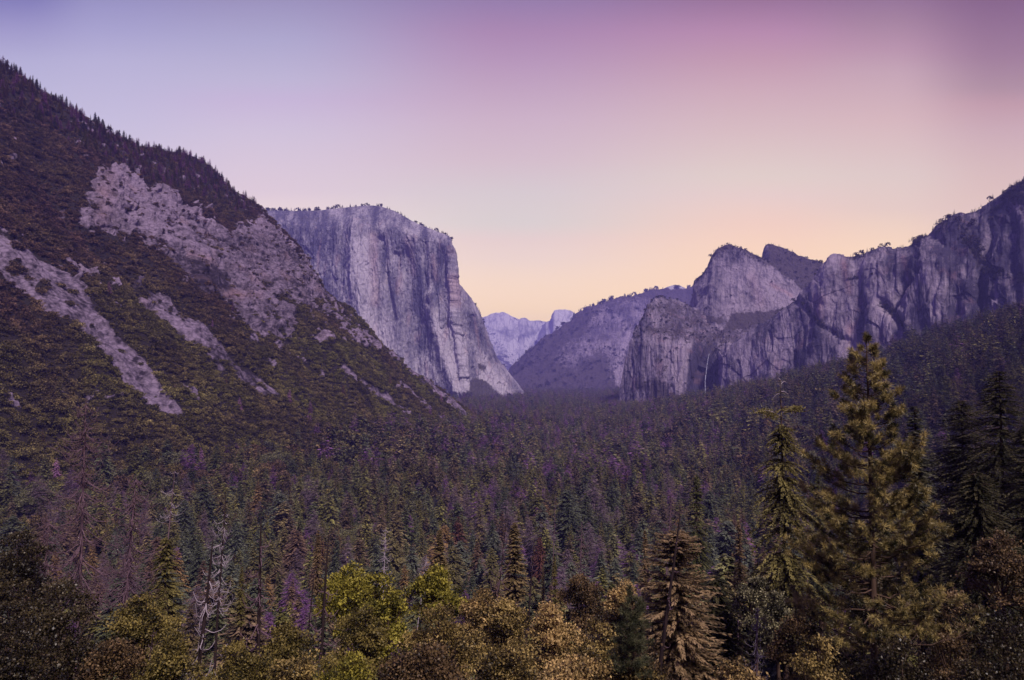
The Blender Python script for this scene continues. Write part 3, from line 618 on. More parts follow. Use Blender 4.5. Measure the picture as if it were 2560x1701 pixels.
def lobe_arrays(lobes, nclump, nleaf, leaf, seed, spread=.35, flat=.0):
    """broadleaf crown: clumps of leaves over the surfaces of overlapping lobes (cx,cy,cz,rx,ry,rz)"""
    g = np.random.default_rng(seed); lobes = np.asarray(lobes, float)
    wgt = (lobes[:, 3] * lobes[:, 4]); wgt /= wgt.sum()
    li = g.choice(len(lobes), nclump, p=wgt); d = unit(g.normal(size=(nclump, 3))); d[:, 2] = np.where(d[:, 2] < -.5, -d[:, 2], d[:, 2])
    rr = .5 + .62 * g.random(nclump) ** .7
    c = lobes[li, :3] + d * lobes[li, 3:] * rr[:, None]
    cs = spread * (.6 + .8 * g.random(nclump)); cv = g.normal(size=nclump) * .2 + (g.normal(size=len(lobes)) * .12)[li]
    o = np.repeat(c, nleaf, 0) + g.normal(size=(nclump * nleaf, 3)) * np.repeat(cs, nleaf)[:, None] * np.array([1, 1, .6])
    dd = np.repeat(d, nleaf, 0)
    ax = unit(g.normal(size=o.shape) + dd * .5); sd = unit(np.cross(ax, dd + g.normal(size=o.shape) * .8))
    l = leaf * (.6 + .8 * g.random(len(o)))
    v, f = diamonds(o, ax, sd, l, l * .62, .5)
    val = np.clip(.38 + np.repeat(cv * 1.4, nleaf) + g.normal(size=len(o)) * .17 , 0, 1)
    return v, f, np.repeat(val, 4)

BARK = bark_mat('brown_bark', (.03, .018, .014), (.10, .06, .045))
BARK_D = bark_mat('charred_bark', (.010, .006, .008), (.035, .02, .022))
BARK_G = bark_mat('bleached_wood', (.15, .12, .14), (.42, .36, .41), 9.)
BARK_P = bark_mat('weathered_dead_wood', (.07, .035, .055), (.17, .11, .135), 5.)
F_con = leaf_mat('forest_needles', (.004, .005, .003), (.20, .195, .105), inst=True, trans=.12)
F_dead = leaf_mat('dead_twigs', (.05, .028, .055), (.20, .125, .20), inst=True, trans=0)
F_shrub = leaf_mat('brush_leaves', (.005, .004, .002), (.165, .14, .07), inst=True, trans=.12)

# ---- prototypes for the uncountable far woods and brush
def protos(name, items):
    c = bpy.data.collections.new(name)
    for i, (v, f, a, m) in enumerate(items):
        o = mk('%s_%02d' % (name, i), v, f, m, attrs={'v': a}, smooth=False, link=False); c.objects.link(o)
    return c
def with_trunk(va, h, rb):
    v, f, a = va; tv, tf = trunk_arrays(h * .97, rb, 0, 1, 4, 4)
    return np.concatenate([v, tv]), np.concatenate([f, tf + len(v)]), np.concatenate([a, np.zeros(len(tv))])
far_items, mid_items, near_items = [], [], []
for s in range(6):
    rr = (.13, .16, .12, .18, .15, .14)[s]
    far_items.append((*with_trunk(conifer_arrays(1, rr, 100, 3, s, .08, (.95, .7, .85, .6, .75, .9)[s], .3, .1, .5, .4, .55), 1, .006), F_con))
    mid_items.append((*with_trunk(conifer_arrays(1, rr, 380, 8, 50 + s, .08, (.95, .65, .85, .6, .75, .9)[s], .3, .15, .42, .42, .3, gaps=6), 1, .006), F_con))
    near_items.append((*with_trunk(conifer_arrays(1, rr, 620, 14, 450 + s, .08, (.95, .65, .85, .6, .75, .9)[s], .3, .15, .4, .42, .2, gaps=10), 1, .006), F_con))
for s in range(2):
    far_items.append((*with_trunk(conifer_arrays(1, .14, 90, 2, 20 + s, .1, .6, .2, .1, .25, .5, .8), 1, .005), F_dead))
    mid_items.append((*with_trunk(conifer_arrays(1, .14, 260, 7, 70 + s, .12, .6, .25, .1, .2, .5, .4), 1, .004), F_dead))
    near_items.append((*with_trunk(conifer_arrays(1, .14, 420, 12, 470 + s, .12, .6, .25, .1, .15, .5, .3), 1, .005), F_dead))
def round_lobes(g, n=7):
    L = [(0, 0, .62, .34, .34, .34)]
    for i in range(n):
        a = g.random() * 2 * pi; L.append((.26 * cos(a), .26 * sin(a), g.uniform(.4, .8), .2, .2, .17))
    return L
for s in range(2):
    g = np.random.default_rng(s + 5)
    far_items.append((*lobe_arrays(round_lobes(g), 40, 6, .16, s, .05), F_shrub))
    mid_items.append((*lobe_arrays(round_lobes(g), 190, 12, .055, s, .035), F_shrub)); near_items.append((*lobe_arrays(round_lobes(g, 10), 420, 20, .028, s, .03), F_shrub))
C_far = protos('far_tree', far_items); C_mid = protos('mid_tree', mid_items); C_near = protos('near_tree', near_items)
sh_items = []
for s in range(4):
    g = np.random.default_rng(s + 15)
    L = [(g.uniform(-.3, .3), g.uniform(-.3, .3), g.uniform(.15, .35), .32, .32, .28) for _ in range(5)]
    sh_items.append((*lobe_arrays(L, 110, 7, .11, s + 3, .05), F_shrub))
C_shrub = protos('brush', sh_items)

def scatter(name, label, cat, pts, scl, rot, idx, tint, coll):
    o = mk(name, pts, None, attrs={'scl': scl, 'rot': rot, 'tint': tint}, link=True)
    a = o.data.attributes.new('idx', 'INT', 'POINT'); a.data.foreach_set('value', np.asarray(idx, np.int32))
    ng = bpy.data.node_groups.new(name + '_nodes', 'GeometryNodeTree')
    ng.interface.new_socket('Geometry', in_out='INPUT', socket_type='NodeSocketGeometry'); ng.interface.new_socket('Geometry', in_out='OUTPUT', socket_type='NodeSocketGeometry')
    gi = ng.nodes.new('NodeGroupInput'); go = ng.nodes.new('NodeGroupOutput')
    mp = ng.nodes.new('GeometryNodeMeshToPoints'); ip = ng.nodes.new('GeometryNodeInstanceOnPoints')
    ci = ng.nodes.new('GeometryNodeCollectionInfo'); ci.inputs['Collection'].default_value = coll
    ci.inputs['Separate Children'].default_value = True; ci.inputs['Reset Children'].default_value = True
    ip.inputs['Pick Instance'].default_value = True
    def na(n, t):
        x = ng.nodes.new('GeometryNodeInputNamedAttribute'); x.data_type = t; x.inputs['Name'].default_value = n; return x.outputs['Attribute']
    lk = ng.links.new
    lk(gi.outputs[0], mp.inputs['Mesh']); lk(mp.outputs[0], ip.inputs['Points']); lk(ci.outputs[0], ip.inputs['Instance'])
    lk(na('idx', 'INT'), ip.inputs['Instance Index']); lk(na('rot', 'FLOAT_VECTOR'), ip.inputs['Rotation']); lk(na('scl', 'FLOAT_VECTOR'), ip.inputs['Scale'])
    lk(ip.outputs[0], go.inputs[0])
    md = o.modifiers.new('scatter', 'NODES'); md.node_group = ng
    tag(o, label, cat, kind='stuff'); return o

GREEN = np.array([[1.25, 1.25, 1.], [1.0, 1.1, 1.0], [1.6, 1.45, .9], [.75, .85, .9], [1.5, 1.2, 1.05], [1.25, .9, 1.0], [1.15, .85, 1.05], [1.4, 1.35, .8]])
def tree_tint(g, n, pal=GREEN):
    t = pal[g.integers(0, len(pal), n)] * (.7 + .6 * g.random((n, 1))); 
    red = g.random(n) < .005; t[red] = [1.4, .8, .7]
    return t
def rots(g, n, tilt=.03): return np.stack([g.normal(size=n) * tilt, g.normal(size=n) * tilt, g.random(n) * 2 * pi], -1)

# valley forest points
pts = []
Y0 = 95.
g = np.random.default_rng(11)
while Y0 < 6800:
    sp = np.interp(Y0, [95, 400, 1500, 3000, 6800], [9.5, 14, 16.5, 18, 24])
    xl = -(Y0 * .85 + 60); xr = Y0 * .85 + 60
    xs = np.arange(xl, xr, sp); xs = xs + g.normal(size=len(xs)) * sp * .35; ys = Y0 + g.normal(size=len(xs)) * sp * .4
    pts.append(np.stack([xs, ys], -1)); Y0 += sp * .9
pts = np.concatenate(pts)
lp = left_perp(pts[:, 0], pts[:, 1])
ok = (lp < 70) | (pts[:, 1] > 2500)
z = ground_z(pts[:, 0], pts[:, 1])
# keep off the walls: cliff foot on the right, great cliff on the left
xr_lim = np.interp(pts[:, 1], [0, 600, 1500, 1750, 2000, 2500, 2700, 3000, 7000], [900, 900, 1050, 900, 800, 620, 520, 480, 1500])
xl_lim = np.interp(pts[:, 1], [1500, 2500, 3700, 4100, 7000], [-2000, -1600, -1100, 0, 0])
ok &= (pts[:, 0] < xr_lim) & (pts[:, 0] > xl_lim)
P3 = np.concatenate([pts, z[:, None]], 1)[ok]
qx, qy = proj(P3 + np.array([0, 0, 12.]))
keep = (qx > -120) & (qx < 2680) & (qy < 1800)
# the pale clearing on the river flat
keep &= (fbm(P3, 55, 2, 800.) > -.33) | (P3[:, 1] < 300)
keep &= ~((np.abs(qx - 1665) < 45) & (np.abs(qy - 1108) < 7))
P3 = P3[keep]; qx = qx[keep]
n = len(P3); Yp = P3[:, 1]
g = np.random.default_rng(12)
hgt = np.interp(Yp, [100, 300, 600, 2500], [17, 27, 34, 38]) * (.5 + .75 * g.random(n)); hgt = np.clip(hgt, 8, 50)
cl = fbm(P3, 90, 3, 200.)
deadp = (.05 + .42 * sstep(.0, .4, cl)) * (1 - .85 * sstep(1650, 1900, qx))
kindr = g.random(n)
lpp = left_perp(P3[:, 0], P3[:, 1])
broad = np.clip(.04 + .5 * sstep(-160, 20, lpp) * sstep(1700, 1000, Yp), 0, .8)
idx = g.integers(0, 6, n); isd = kindr < deadp; idx[isd] = 6 + g.integers(0, 2, isd.sum())
hgt = hgt * (1 + .55 * fbm(P3, (85, 85, 85), 2, 500.)); broad = np.clip(broad + .02 + .6 * fbm(P3, 70, 2, 400.), 0, .85)
isb = (~isd) & (g.random(n) < broad); idx[isb] = 8 + g.integers(0, 2, isb.sum())
wsc = hgt * (1.25 + .7 * g.random(n)); wsc[isb] = hgt[isb] * .72 * (.8 + .5 * g.random(isb.sum())); hgt[isb] *= .58
scl = np.stack([wsc, wsc, hgt], -1)
tint = tree_tint(g, n) * np.array([1., 1., 1.]); tint *= (1 - .2 * sstep(1750, 2150, qx))[:, None]; tint[isd] = np.array([1.0, .72, 1.12]) * (.7 + .7 * g.random((isd.sum(), 1)))  # trees tinted darker towards the right, shade put into the tint
rot = rots(g, n)
P3[:, 2] -= .5
FOREST = dict(p=P3, scl=scl, rot=rot, idx=idx, tint=tint, isd=isd, isb=isb, qx=qx)

# ---- which forest trees show largest: those become things of their own
size = FOREST['scl'][:, 2] / FOREST['p'][:, 1]
topx, topy = proj(FOREST['p'] + np.stack([0 * hgt, 0 * hgt, FOREST['scl'][:, 2]], -1))
inview = (topx > -10) & (topx < 2200) & (topy < 1470) & (topy > 1120) & (FOREST['p'][:, 1] > 190)
order = np.argsort(-(size * inview))
pick = np.zeros(n, bool); cnt = [0, 0, 0]; lim = [190, 60, 45]
# simple occlusion: keep one largest tree per small screen cell
cells = set()
for i in order:
    if not inview[i]: break
    k = 1 if FOREST['isd'][i] else 2 if FOREST['isb'][i] else 0
    if cnt[k] >= lim[k]: continue
    key = (int(topx[i] // 26), int(topy[i] // 34))
    if key in cells: continue
    cells.add(key); pick[i] = True; cnt[k] += 1
rest = ~pick
far = FOREST['p'][:, 1] > 900
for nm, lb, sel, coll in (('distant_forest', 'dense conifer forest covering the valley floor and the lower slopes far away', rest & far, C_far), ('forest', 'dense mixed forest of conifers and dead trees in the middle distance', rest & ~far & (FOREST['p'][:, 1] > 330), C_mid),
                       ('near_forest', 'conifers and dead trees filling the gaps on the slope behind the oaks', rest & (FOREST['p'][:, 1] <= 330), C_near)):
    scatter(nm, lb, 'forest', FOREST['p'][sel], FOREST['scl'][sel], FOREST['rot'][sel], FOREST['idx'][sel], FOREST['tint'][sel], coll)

def on_surface(grid, wgt, count, seed):
    g = np.random.default_rng(seed); w = wgt.ravel(); c = np.cumsum(w); c /= c[-1]
    i = np.searchsorted(c, g.random(count)); p = grid.reshape(-1, 3)[i]
    return p + g.normal(size=p.shape) * np.array([1.5, 1.5, 0]) , i, g
# area weight of left mountain cells
du = np.linalg.norm(np.gradient(LEFT, axis=1), axis=-1); dv = np.linalg.norm(np.gradient(LEFT, axis=0), axis=-1)
aw = du * dv; aw[:, :30] *= .3
treezone = area(PX, PY, [(-260, 0), (0, 120), (300, 320), (560, 430), (640, 520), (600, 545), (520, 500), (430, 480), (330, 440), (200, 375), (120, 330), (0, 285), (-260, 200)], 12)
vegm = np.clip(1 - bare * 1.3, 0, 1)
brushw = aw * (vegm + .20 * rocky * (1 - tal) * sstep(-.1, .3, fbm(LEFT, 28, 3, 620.)) + .02 * tal) * (1 - .7 * treezone)
p, i, g = on_surface(LEFT, brushw, 60000, 21)
low = sstep(640, 860, py.ravel()[i]) ; pxx = px.ravel()[i]
s = 7.0 * (.4 + 1.3 * g.random(len(p)) ** 2.2) * (1 - .25 * rock.ravel()[i])
wm_ = np.array([1.5, 1.42, 1.0]) * low[:, None] + np.array([1.35, 1.0, 1.15]) * (1 - low[:, None])
clump = (1 + .7 * fbm(p, 45, 3, 300.) + .6 * fbm(p, 14, 2, 310.))[:, None] * (1 + .5 * fbm(p, 130, 3, 320.)[:, None] * np.array([.6, 1.3, -.2]))
tint = wm_ * clump * (.65 + .6 * g.random((len(p), 1)))
p[:, 2] -= .6
scatter('brush', 'dense dark green and brown brush covering the steep mountainside', 'brush', p, np.stack([s, s, s * .95], -1), rots(g, len(p), .15), g.integers(0, 4, len(p)), tint, C_shrub)
p, i, g = on_surface(LEFT, aw * treezone * vegm + aw * .006 * vegm * sstep(500, 700, py) + aw * .03 * vegm * sstep(900, 1100, py) + aw * .03 * vegm * sstep(60, 10, np.abs(PY - np.interp(PX, ridge[:, 0], ridge[:, 1]))) * (px < 620), 5200, 22)
s = 19 * (.45 + .8 * g.random(len(p))); ix = g.integers(0, 6, len(p)); isd = g.random(len(p)) < .33; ix[isd] = 6 + g.integers(0, 2, isd.sum())
tint = tree_tint(g, len(p)) * np.array([1.3, 1.1, 1.2]); tint[isd] = np.array([2.0, 1.6, 1.8]) * (.7 + .8 * g.random((isd.sum(), 1)))
p[:, 2] -= 1
scatter('mountainside_forest', 'dark conifers and bare dead trees along the upper left mountainside', 'forest', p, np.stack([s * 1.3, s * 1.3, s], -1), rots(g, len(p)), ix, tint, C_mid)

# trees on the skylines and ledges of the far cliffs
sky_p, sky_s = [], []
def rim_trees(line, a, b, count, hh, back=40, seed=0, clus=3.):
    g = np.random.default_rng(seed); m_ = line.shape[0]
    u = g.random(count * 3) * (b - a) + a
    dens = fbm(np.stack([u * 60 * clus, 0 * u, 0 * u], -1), 1., 3, seed * 3.1); u = u[dens > np.quantile(dens, .6)][:count]
    x = u * (m_ - 1); i0 = np.floor(x).astype(int).clip(0, m_ - 2); f = (x - i0)[:, None]
    q = line[i0] * (1 - f) + line[i0 + 1] * f
    q = q + np.stack([0 * u, g.random(len(u)) * back, -1.5 + 0 * u], -1)
    sky_p.append(q); sky_s.append(hh * (.5 + .8 * g.random(len(u)))); 
rim_trees(ELCAP_TOP, .03, .42, 170, 24, 40, 1); rim_trees(ELCAP_TOP, .4, .82, 150, 18, 30, 2); rim_trees(ELCAP_TOP, .88, 1., 40, 14, 30, 3)
rim_trees(SR_TOP, .12, .98, 420, 44, 60, 4, 1.5); rim_trees(MC_TOP, .3, .95, 90, 14, 40, 5); rim_trees(UC_TOP, .15, .95, 90, 15, 60, 6)
rim_trees(RW_TOP, .2, .95, 80, 14, 40, 7); rim_trees(lc[379], .05, .9, 80, 13, 40, 8); rim_trees(RW_TOP, .68, .92, 16, 20, 10, 9)
def face_trees(grid, vegw, count, hh, seed):
    p, i, g = on_surface(grid, vegw, count, seed); sky_p.append(p - np.array([0, 0, 1.])); sky_s.append(hh * (.5 + .8 * g.random(len(p))))
face_trees(rw, rw_veg, 1300, 15, 31)
lcw = (sstep(.66, .76, vv_lc)[:, None] * np.ones(lc.shape[1]) + .12) * (vv_lc < 1)[:, None]; face_trees(lc, lcw, 1500, 9, 32)
face_trees(sr[:nsr], np.clip(fbm(sr[:nsr], 400, 3, 9.) + .25, 0, 1), 2200, 26, 33); face_trees(up_[:nup], np.ones(up_[:nup].shape[:2]), 700, 12, 34)
face_trees(mc[:nmc], (np.linspace(0, 1, nmc)[:, None] > .93) * 1. + .03 + 0 * mc[:nmc, :, 0], 500, 10, 35)
q = np.concatenate(sky_p); s = np.concatenate(sky_s); g = np.random.default_rng(41)
ix = g.integers(0, 6, len(q)); ix[g.random(len(q)) < .12] = 8
scatter('cliff_top_woods', 'tiny dark pines scattered along the cliff rims and ledges', 'forest', q, np.stack([s * 1.2, s * 1.2, s], -1), rots(g, len(q)), ix, tree_tint(g, len(q)) * .5, C_far)

# undergrowth on the slope under the viewpoint
g = np.random.default_rng(51); k = 5200
yy = 26 + 140 * g.random(k) ** .8; xx = (g.random(k) * 2 - 1) * (yy * .9 + 8)
q = np.stack([xx, yy, ground_z(xx, yy) - .3], -1); s = 2.6 * (.5 + g.random(k)) + yy * .012
scatter('undergrowth', 'brown green undergrowth on the slope below the viewpoint', 'undergrowth', q, np.stack([s, s, s], -1), rots(g, k, .1), g.integers(0, 4, k), np.array([1.1, .85, .6]) * (.6 + .7 * g.random((k, 1))), C_shrub)

# ------------------------------------------------------------------ individual trees
M_tree = {
 'dark green': leaf_mat('dark_green_needles', (0.028, 0.035, 0.025), (0.131, 0.144, 0.088), trans=.12),
 'grey green': leaf_mat('grey_green_needles', (0.038, 0.045, 0.035), (0.184, 0.201, 0.140), trans=.12),
 'olive': leaf_mat('olive_needles', (0.052, 0.049, 0.021), (0.236, 0.201, 0.088), trans=.15),
 'brownish': leaf_mat('brownish_needles', (0.061, 0.038, 0.028), (0.236, 0.149, 0.105), trans=.12),
 'golden brown': leaf_mat('golden_needles', (0.088, 0.056, 0.021), (0.385, 0.245, 0.105), trans=.15),
 'purplish bare': leaf_mat('purple_dead_twigs', (.055, .038, .05), (.22, .155, .185), trans=0),
 'rusty red': leaf_mat('rusty_needles', (.06, .025, .018), (.17, .075, .06), trans=.1),
 'round olive': leaf_mat('olive_leaves', (0.052, 0.052, 0.025), (0.228, 0.219, 0.105), trans=.2),
}
def empty(name, loc, label, cat, group=None):
    o = bpy.data.objects.new(name, None); COL.objects.link(o); o.location = loc; o.empty_display_size = 1
    return tag(o, label, cat, group)
lod = {'conifer': [], 'dead': [], 'round': []}
def proto_parts(v, f, a, tv, tf, leafm, barkm):
    me1 = mk('crown', v, f, leafm, attrs={'v': a}, smooth=False, link=False).data
    me2 = mk('trunk', tv, tf, barkm, link=False).data
    return me1, me2
for s in range(6):
    rr = (.14, .17, .13, .19, .16, .15)[s]
    v, f, a = conifer_arrays(1, rr, 620, 14, 150 + s, .08, (.95, .65, .85, .6, .75, .9)[s], .32, .15, .4, .42, .2, gaps=10); lod['conifer'].append(proto_parts(v, f, a, *trunk_arrays(.98, .006, 0, s), M_tree['dark green'], BARK))
for s in range(3):
    v, f, a = conifer_arrays(1, (.14, .17, .15)[s], 420, 12, 170 + s, .15, .7, .25, .15, .09, .5, .3); lod['dead'].append(proto_parts(v, f, a, *trunk_arrays(1.0, .007, 0, s), M_tree['purplish bare'], BARK_P))
    g = np.random.default_rng(s + 25)
    v, f, a = lobe_arrays(round_lobes(g, 9), 420, 14, .038, s, .03); lod['round'].append(proto_parts(v, f, a, *trunk_arrays(.6, .02, 0, s), M_tree['round olive'], BARK))
LAND = [((895, 1412), 'yellow green oak'), ((1090, 1415), 'smaller yellow oak'), ((1285, 1310), 'central golden pine'), ((563, 1220), 'silver curly snag'), ((215, 1000), 'tall dead pine'),
        ((963, 1320), 'pale bleached snag'), ((1740, 1190), 'pointed conifer'), ((1950, 950), 'broken topped fir'), ((1690, 1335), 'shaggy brown fir'), ((1098, 1325), 'young golden pine'), ((655, 1290), 'pink edged black snag'), ((437, 1180), 'white topped snag'), ((1450, 1440), 'dark oak clump')]
cand = []
g = np.random.default_rng(77)
for i in np.where(pick)[0]:
    dx = [(abs(topx[i] - l[0][0]) + abs(topy[i] - l[0][1]), j) for j, l in enumerate(LAND)]
    d_, j = min(dx); lx, ly = LAND[j][0]
    a = math.degrees(math.atan2(ly - topy[i], topx[i] - lx)) % 360
    sect = ('to the right of', 'up and right of', 'straight above', 'up and left of', 'to the left of', 'down and left of', 'straight below', 'down and right of')[int(((a + 22.5) % 360) // 45)]
    kind = 'dead' if FOREST['isd'][i] else 'round' if FOREST['isb'][i] else 'conifer'
    colr = 'purplish bare' if kind == 'dead' else 'round olive' if kind == 'round' else g.choice(['dark green', 'grey green', 'olive', 'brownish', 'golden brown'], p=[.34, .28, .16, .18, .04])
    if kind == 'conifer' and g.random() < .015: colr = 'rusty red'
    cand.append((colr, j, sect, d_, i, kind))
cand.sort(key=lambda c: (c[0], c[1], c[2], c[3])); ordn = {}
ORD = ['nearest', 'second', 'third', 'fourth', 'fifth', 'sixth', 'seventh', 'eighth', 'ninth', 'tenth']
for colr, j, sect, d_, i, kind in cand:
    key = (colr, j, sect); q = ordn.get(key, 0); ordn[key] = q + 1
    noun = {'dead': 'snag', 'round': 'tree', 'conifer': 'conifer'}[kind]
    label = f"{colr} {noun}, {ORD[min(q, 9)]} one out {sect} the {LAND[j][1]}"
    if q > 9: label = f"{colr} {noun} among the {'taller' if hgt[i] > 25 else 'shorter'} ones {sect} the {LAND[j][1]}"
    nm = {'dead': 'dead_tree', 'round': 'oak_tree', 'conifer': 'conifer'}[kind]
    r_ = empty(nm, FOREST['p'][i], label, 'tree', {'dead': 'dead conifers standing in the valley forest', 'round': 'round crowned trees in the valley forest', 'conifer': 'conifers standing in the valley forest'}[kind])
    r_.rotation_euler = FOREST['rot'][i]
    r_.scale = FOREST['scl'][i]
    me1, me2 = lod[kind][int(g.integers(0, len(lod[kind])))]
    for nm2, me in (('crown', me1), ('trunk', me2)):
        o = bpy.data.objects.new(nm2, me); COL.objects.link(o); o.parent = r_
        if nm2 == 'crown': o.material_slots[0].link = 'OBJECT'; o.material_slots[0].material = M_tree[colr]

# ---- hero conifers
def base_at(px, top_py, Y):
    t = P(px, top_py, Y); gz = float(ground_z(t[0], Y)); return t, gz, t[2] - gz
def hero_conifer(name, label, px, top, Y, wpx, leafm, barkm=BARK, seed=0, crown_bottom=None, nbr=520, K=10, power=.75, droop=.3, ragged=.4, width=.3, twig=.2, bare_top=0, up=.15, cat='tree', rb=None):
    t, gz, h = base_at(px, top, Y); r = wpx / 2 / F * Y
    t0 = .1 if crown_bottom is None else max(.03, (P(px, crown_bottom, Y)[2] - gz) / h)
    root = empty(name, (t[0], Y, gz), label, cat)
    hc = h * (1 - bare_top)
    tg = .17 + Y * .0013; tw = min(.4, tg / (r * .6)); K = int(np.clip(r / tg * 2.4, 8, 32))
    v, f, a = conifer_arrays(hc, r, int(nbr * 1.7), K, seed, t0, power, droop, up, width, ragged, tw, gaps=14)
    mk('crown', v, f, leafm, root, {'v': a}, smooth=False)
    tv, tf = trunk_arrays(h, rb or h * .011, 0, seed, 14, 9); mk('trunk', tv, tf, barkm, root)
    T = Tubes(); g = np.random.default_rng(seed + 1)
    for _ in range(60):
        z = hc * (t0 + (1 - t0) * g.random()); a_ = g.random() * 2 * pi; L = r * (1 - (z / hc)) ** power * .8 + .3
        s = np.linspace(0, 1, 6); dr = np.array([cos(a_), sin(a_)])
        T.add(np.stack([dr[0] * L * s, dr[1] * L * s, z - L * .3 * s + .15 * L * s * s], -1), (.012 * h / 15 + .02) * (1 - s * .8), 4)
    if bare_top:
        for _ in range(12):
            z = h * (1 - bare_top * (.1 + .9 * g.random())); a_ = g.random() * 2 * pi; L = g.uniform(.2, .9) * r * .5; s = np.linspace(0, 1, 5)
            T.add(np.stack([cos(a_) * L * s, sin(a_) * L * s, z + L * (.3 * s * s - .1 * s)], -1), .03 * (1 - s * .7), 4)
    tv, tf = T.arrays(); mk('branches', tv, tf, barkm, root)
    return root, r, h
lm = lambda nm, a, b, **k: leaf_mat(nm, a, b, **k)
L_gold = lm('warm_gold_needles', (.06, .045, .020), (.34, .25, .12)); L_olv = lm('warm_olive_needles', (0.056, 0.048, 0.017), (0.256, 0.217, 0.075))  # plain golden needle colour
L_brn = lm('warm_brown_needles', (.05, .034, .018), (.34, .235, .13)); L_dk = lm('deep_green_needles', (0.019, 0.021, 0.011), (0.088, 0.075, 0.037)); L_grn = lm('mid_green_needles', (0.035, 0.039, 0.016), (0.160, 0.158, 0.063))
fir, r, h = hero_conifer('fir_tree', 'tall fir with a bare broken top left of the big pine', 1952, 950, 80, 170, L_olv, BARK, 301, 1480, 520, 12, .55, .42, .5, .34, .36, bare_top=.0, rb=.3)
bpy.data.objects.remove([c for c in fir.children if c.name.startswith('crown')][0])
tt, gz, h = base_at(1952, 950, 80); rr = 92 / F * 80
hc = P(1952, 1062, 80)[2] - gz
v, f, a = conifer_arrays(hc, rr, 1100, 22, 303, (P(1952, 1500, 80)[2] - gz) / h, .42, .5, .12, .34, .6, .13, gaps=22)
g = np.random.default_rng(5)   # flat tufted arms on the bare top
for (ax_, ay_, hw) in ((1910, 1030, 22), (1975, 1026, 30), (1930, 1040, 18), (1962, 1075, 16), (1990, 1022, 12)):
    c = P(ax_, ay_, 80) - np.array([tt[0], 80, gz]); k = 160
    o = c + g.normal(size=(k, 3)) * np.array([hw / F * 80 * .55, .35, .12]); ax = unit(g.normal(size=(k, 3)) + np.array([0, 0, .3])); sd = unit(np.cross(ax, g.normal(size=(k, 3))))
    v2, f2 = diamonds(o, ax, sd, .42, .12); v, f, a = np.concatenate([v, v2]), np.concatenate([f, f2 + len(v)]), np.concatenate([a, np.full(len(v2), .7)])
mk('crown', v, f, L_olv, fir, {'v': a}, smooth=False)
T = Tubes()
for (bx, by_, ex, ey) in ((1950, 1040, 1905, 1028), (1952, 1035, 2000, 1022), (1952, 1050, 1925, 1045), (1952, 985, 1930, 1000), (1952, 980, 1972, 990), (1952, 970, 1940, 962), (1952, 962, 1966, 958), (1953, 955, 1942, 948)):
    A_ = P(bx, by_, 80) - np.array([tt[0], 80, gz]); B_ = P(ex, ey, 80.3) - np.array([tt[0], 80, gz]); s = np.linspace(0, 1, 6)[:, None]
    pt = A_ * (1 - s) + B_ * s; pt[:, 2] += np.sin(s[:, 0] * 3) * .25; T.add(pt, np.linspace(.06, .02, 6), 5)
tv, tf = T.arrays(); mk('branches', tv, tf, BARK_G, fir)
hero_conifer('pine_tree', 'grey green pine just behind the right side of the big pine', 2285, 1015, 62, 150, lm('grey_needles', (.03, .032, .022), (.15, .145, .095)), seed=311, crown_bottom=1500, power=.6, droop=.2, width=.36)
hero_conifer('pine_tree', 'tallest dark brown conifer near the right frame edge', 2496, 928, 74, 380, L_dk, seed=312, crown_bottom=1600, power=.62, nbr=1200, K=12)
hero_conifer('pine_tree', 'dark brown conifer between the big pine and the tallest dark conifer', 2402, 1002, 80, 320, L_dk, seed=313, crown_bottom=1600, power=.6, nbr=1100, K=12)
hero_conifer('pine_tree', 'dark conifer cut off by the right frame edge', 2575, 1050, 60, 300, L_dk, seed=314, crown_bottom=1600, nbr=900, power=.6)
hero_conifer('pine_tree', 'dark conifer filling the gap under the tallest dark conifer', 2440, 1180, 56, 260, L_dk, seed=331, crown_bottom=1600, nbr=800, power=.5)
hero_conifer('fir_tree', 'pointed green conifer standing above the shaggy brown fir', 1741, 1188, 150, 120, L_grn, seed=315, crown_bottom=1480, power=.7)
hero_conifer('pine_tree', 'golden pine between two black snags in the middle', 1286, 1308, 112, 110, L_gold, seed=316, crown_bottom=1500, power=.6, droop=.12, width=.4)
hero_conifer('pine_tree', 'young golden pine behind the smaller yellow oak', 1100, 1325, 120, 84, L_gold, seed=317, crown_bottom=1480, power=.65, droop=.1, width=.4)
hero_conifer('fir_tree', 'small golden green fir right of the golden pine', 1386, 1390, 105, 56, L_olv, seed=318, crown_bottom=1510, nbr=300)
hero_conifer('fir_tree', 'smallest pale fir beside the small golden green fir', 1357, 1410, 108, 32, L_gold, seed=319, crown_bottom=1500, nbr=200)
hero_conifer('fir_tree', 'narrow orange tinged fir right of the shaggy brown fir', 1847, 1303, 90, 60, L_brn, seed=320, crown_bottom=1520, nbr=340, power=.6)
hero_conifer('fir_tree', 'shaggy brown fir crossed by a dark leaning dead trunk', 1690, 1332, 52, 205, L_brn, seed=321, crown_bottom=1720, nbr=640, K=12, power=.36, droop=.14, ragged=.6, up=.3)
hero_conifer('fir_tree', 'slim brown green fir left of the shaggy brown fir', 1612, 1325, 105, 70, L_brn, seed=322, crown_bottom=1500, nbr=340)
hero_conifer('fir_tree', 'brown green fir left of the yellow green oak behind a black snag', 795, 1326, 130, 70, L_brn, seed=323, crown_bottom=1480, nbr=340)
hero_conifer('fir_tree', 'olive fir between the two black snags left of the yellow oak', 604, 1418, 90, 60, L_olv, seed=324, crown_bottom=1560, nbr=340)
hero_conifer('fir_tree', 'dim olive fir right of the dead pine trunk on the left', 415, 1345, 75, 130, L_olv, seed=325, crown_bottom=1600, nbr=500, power=.5)
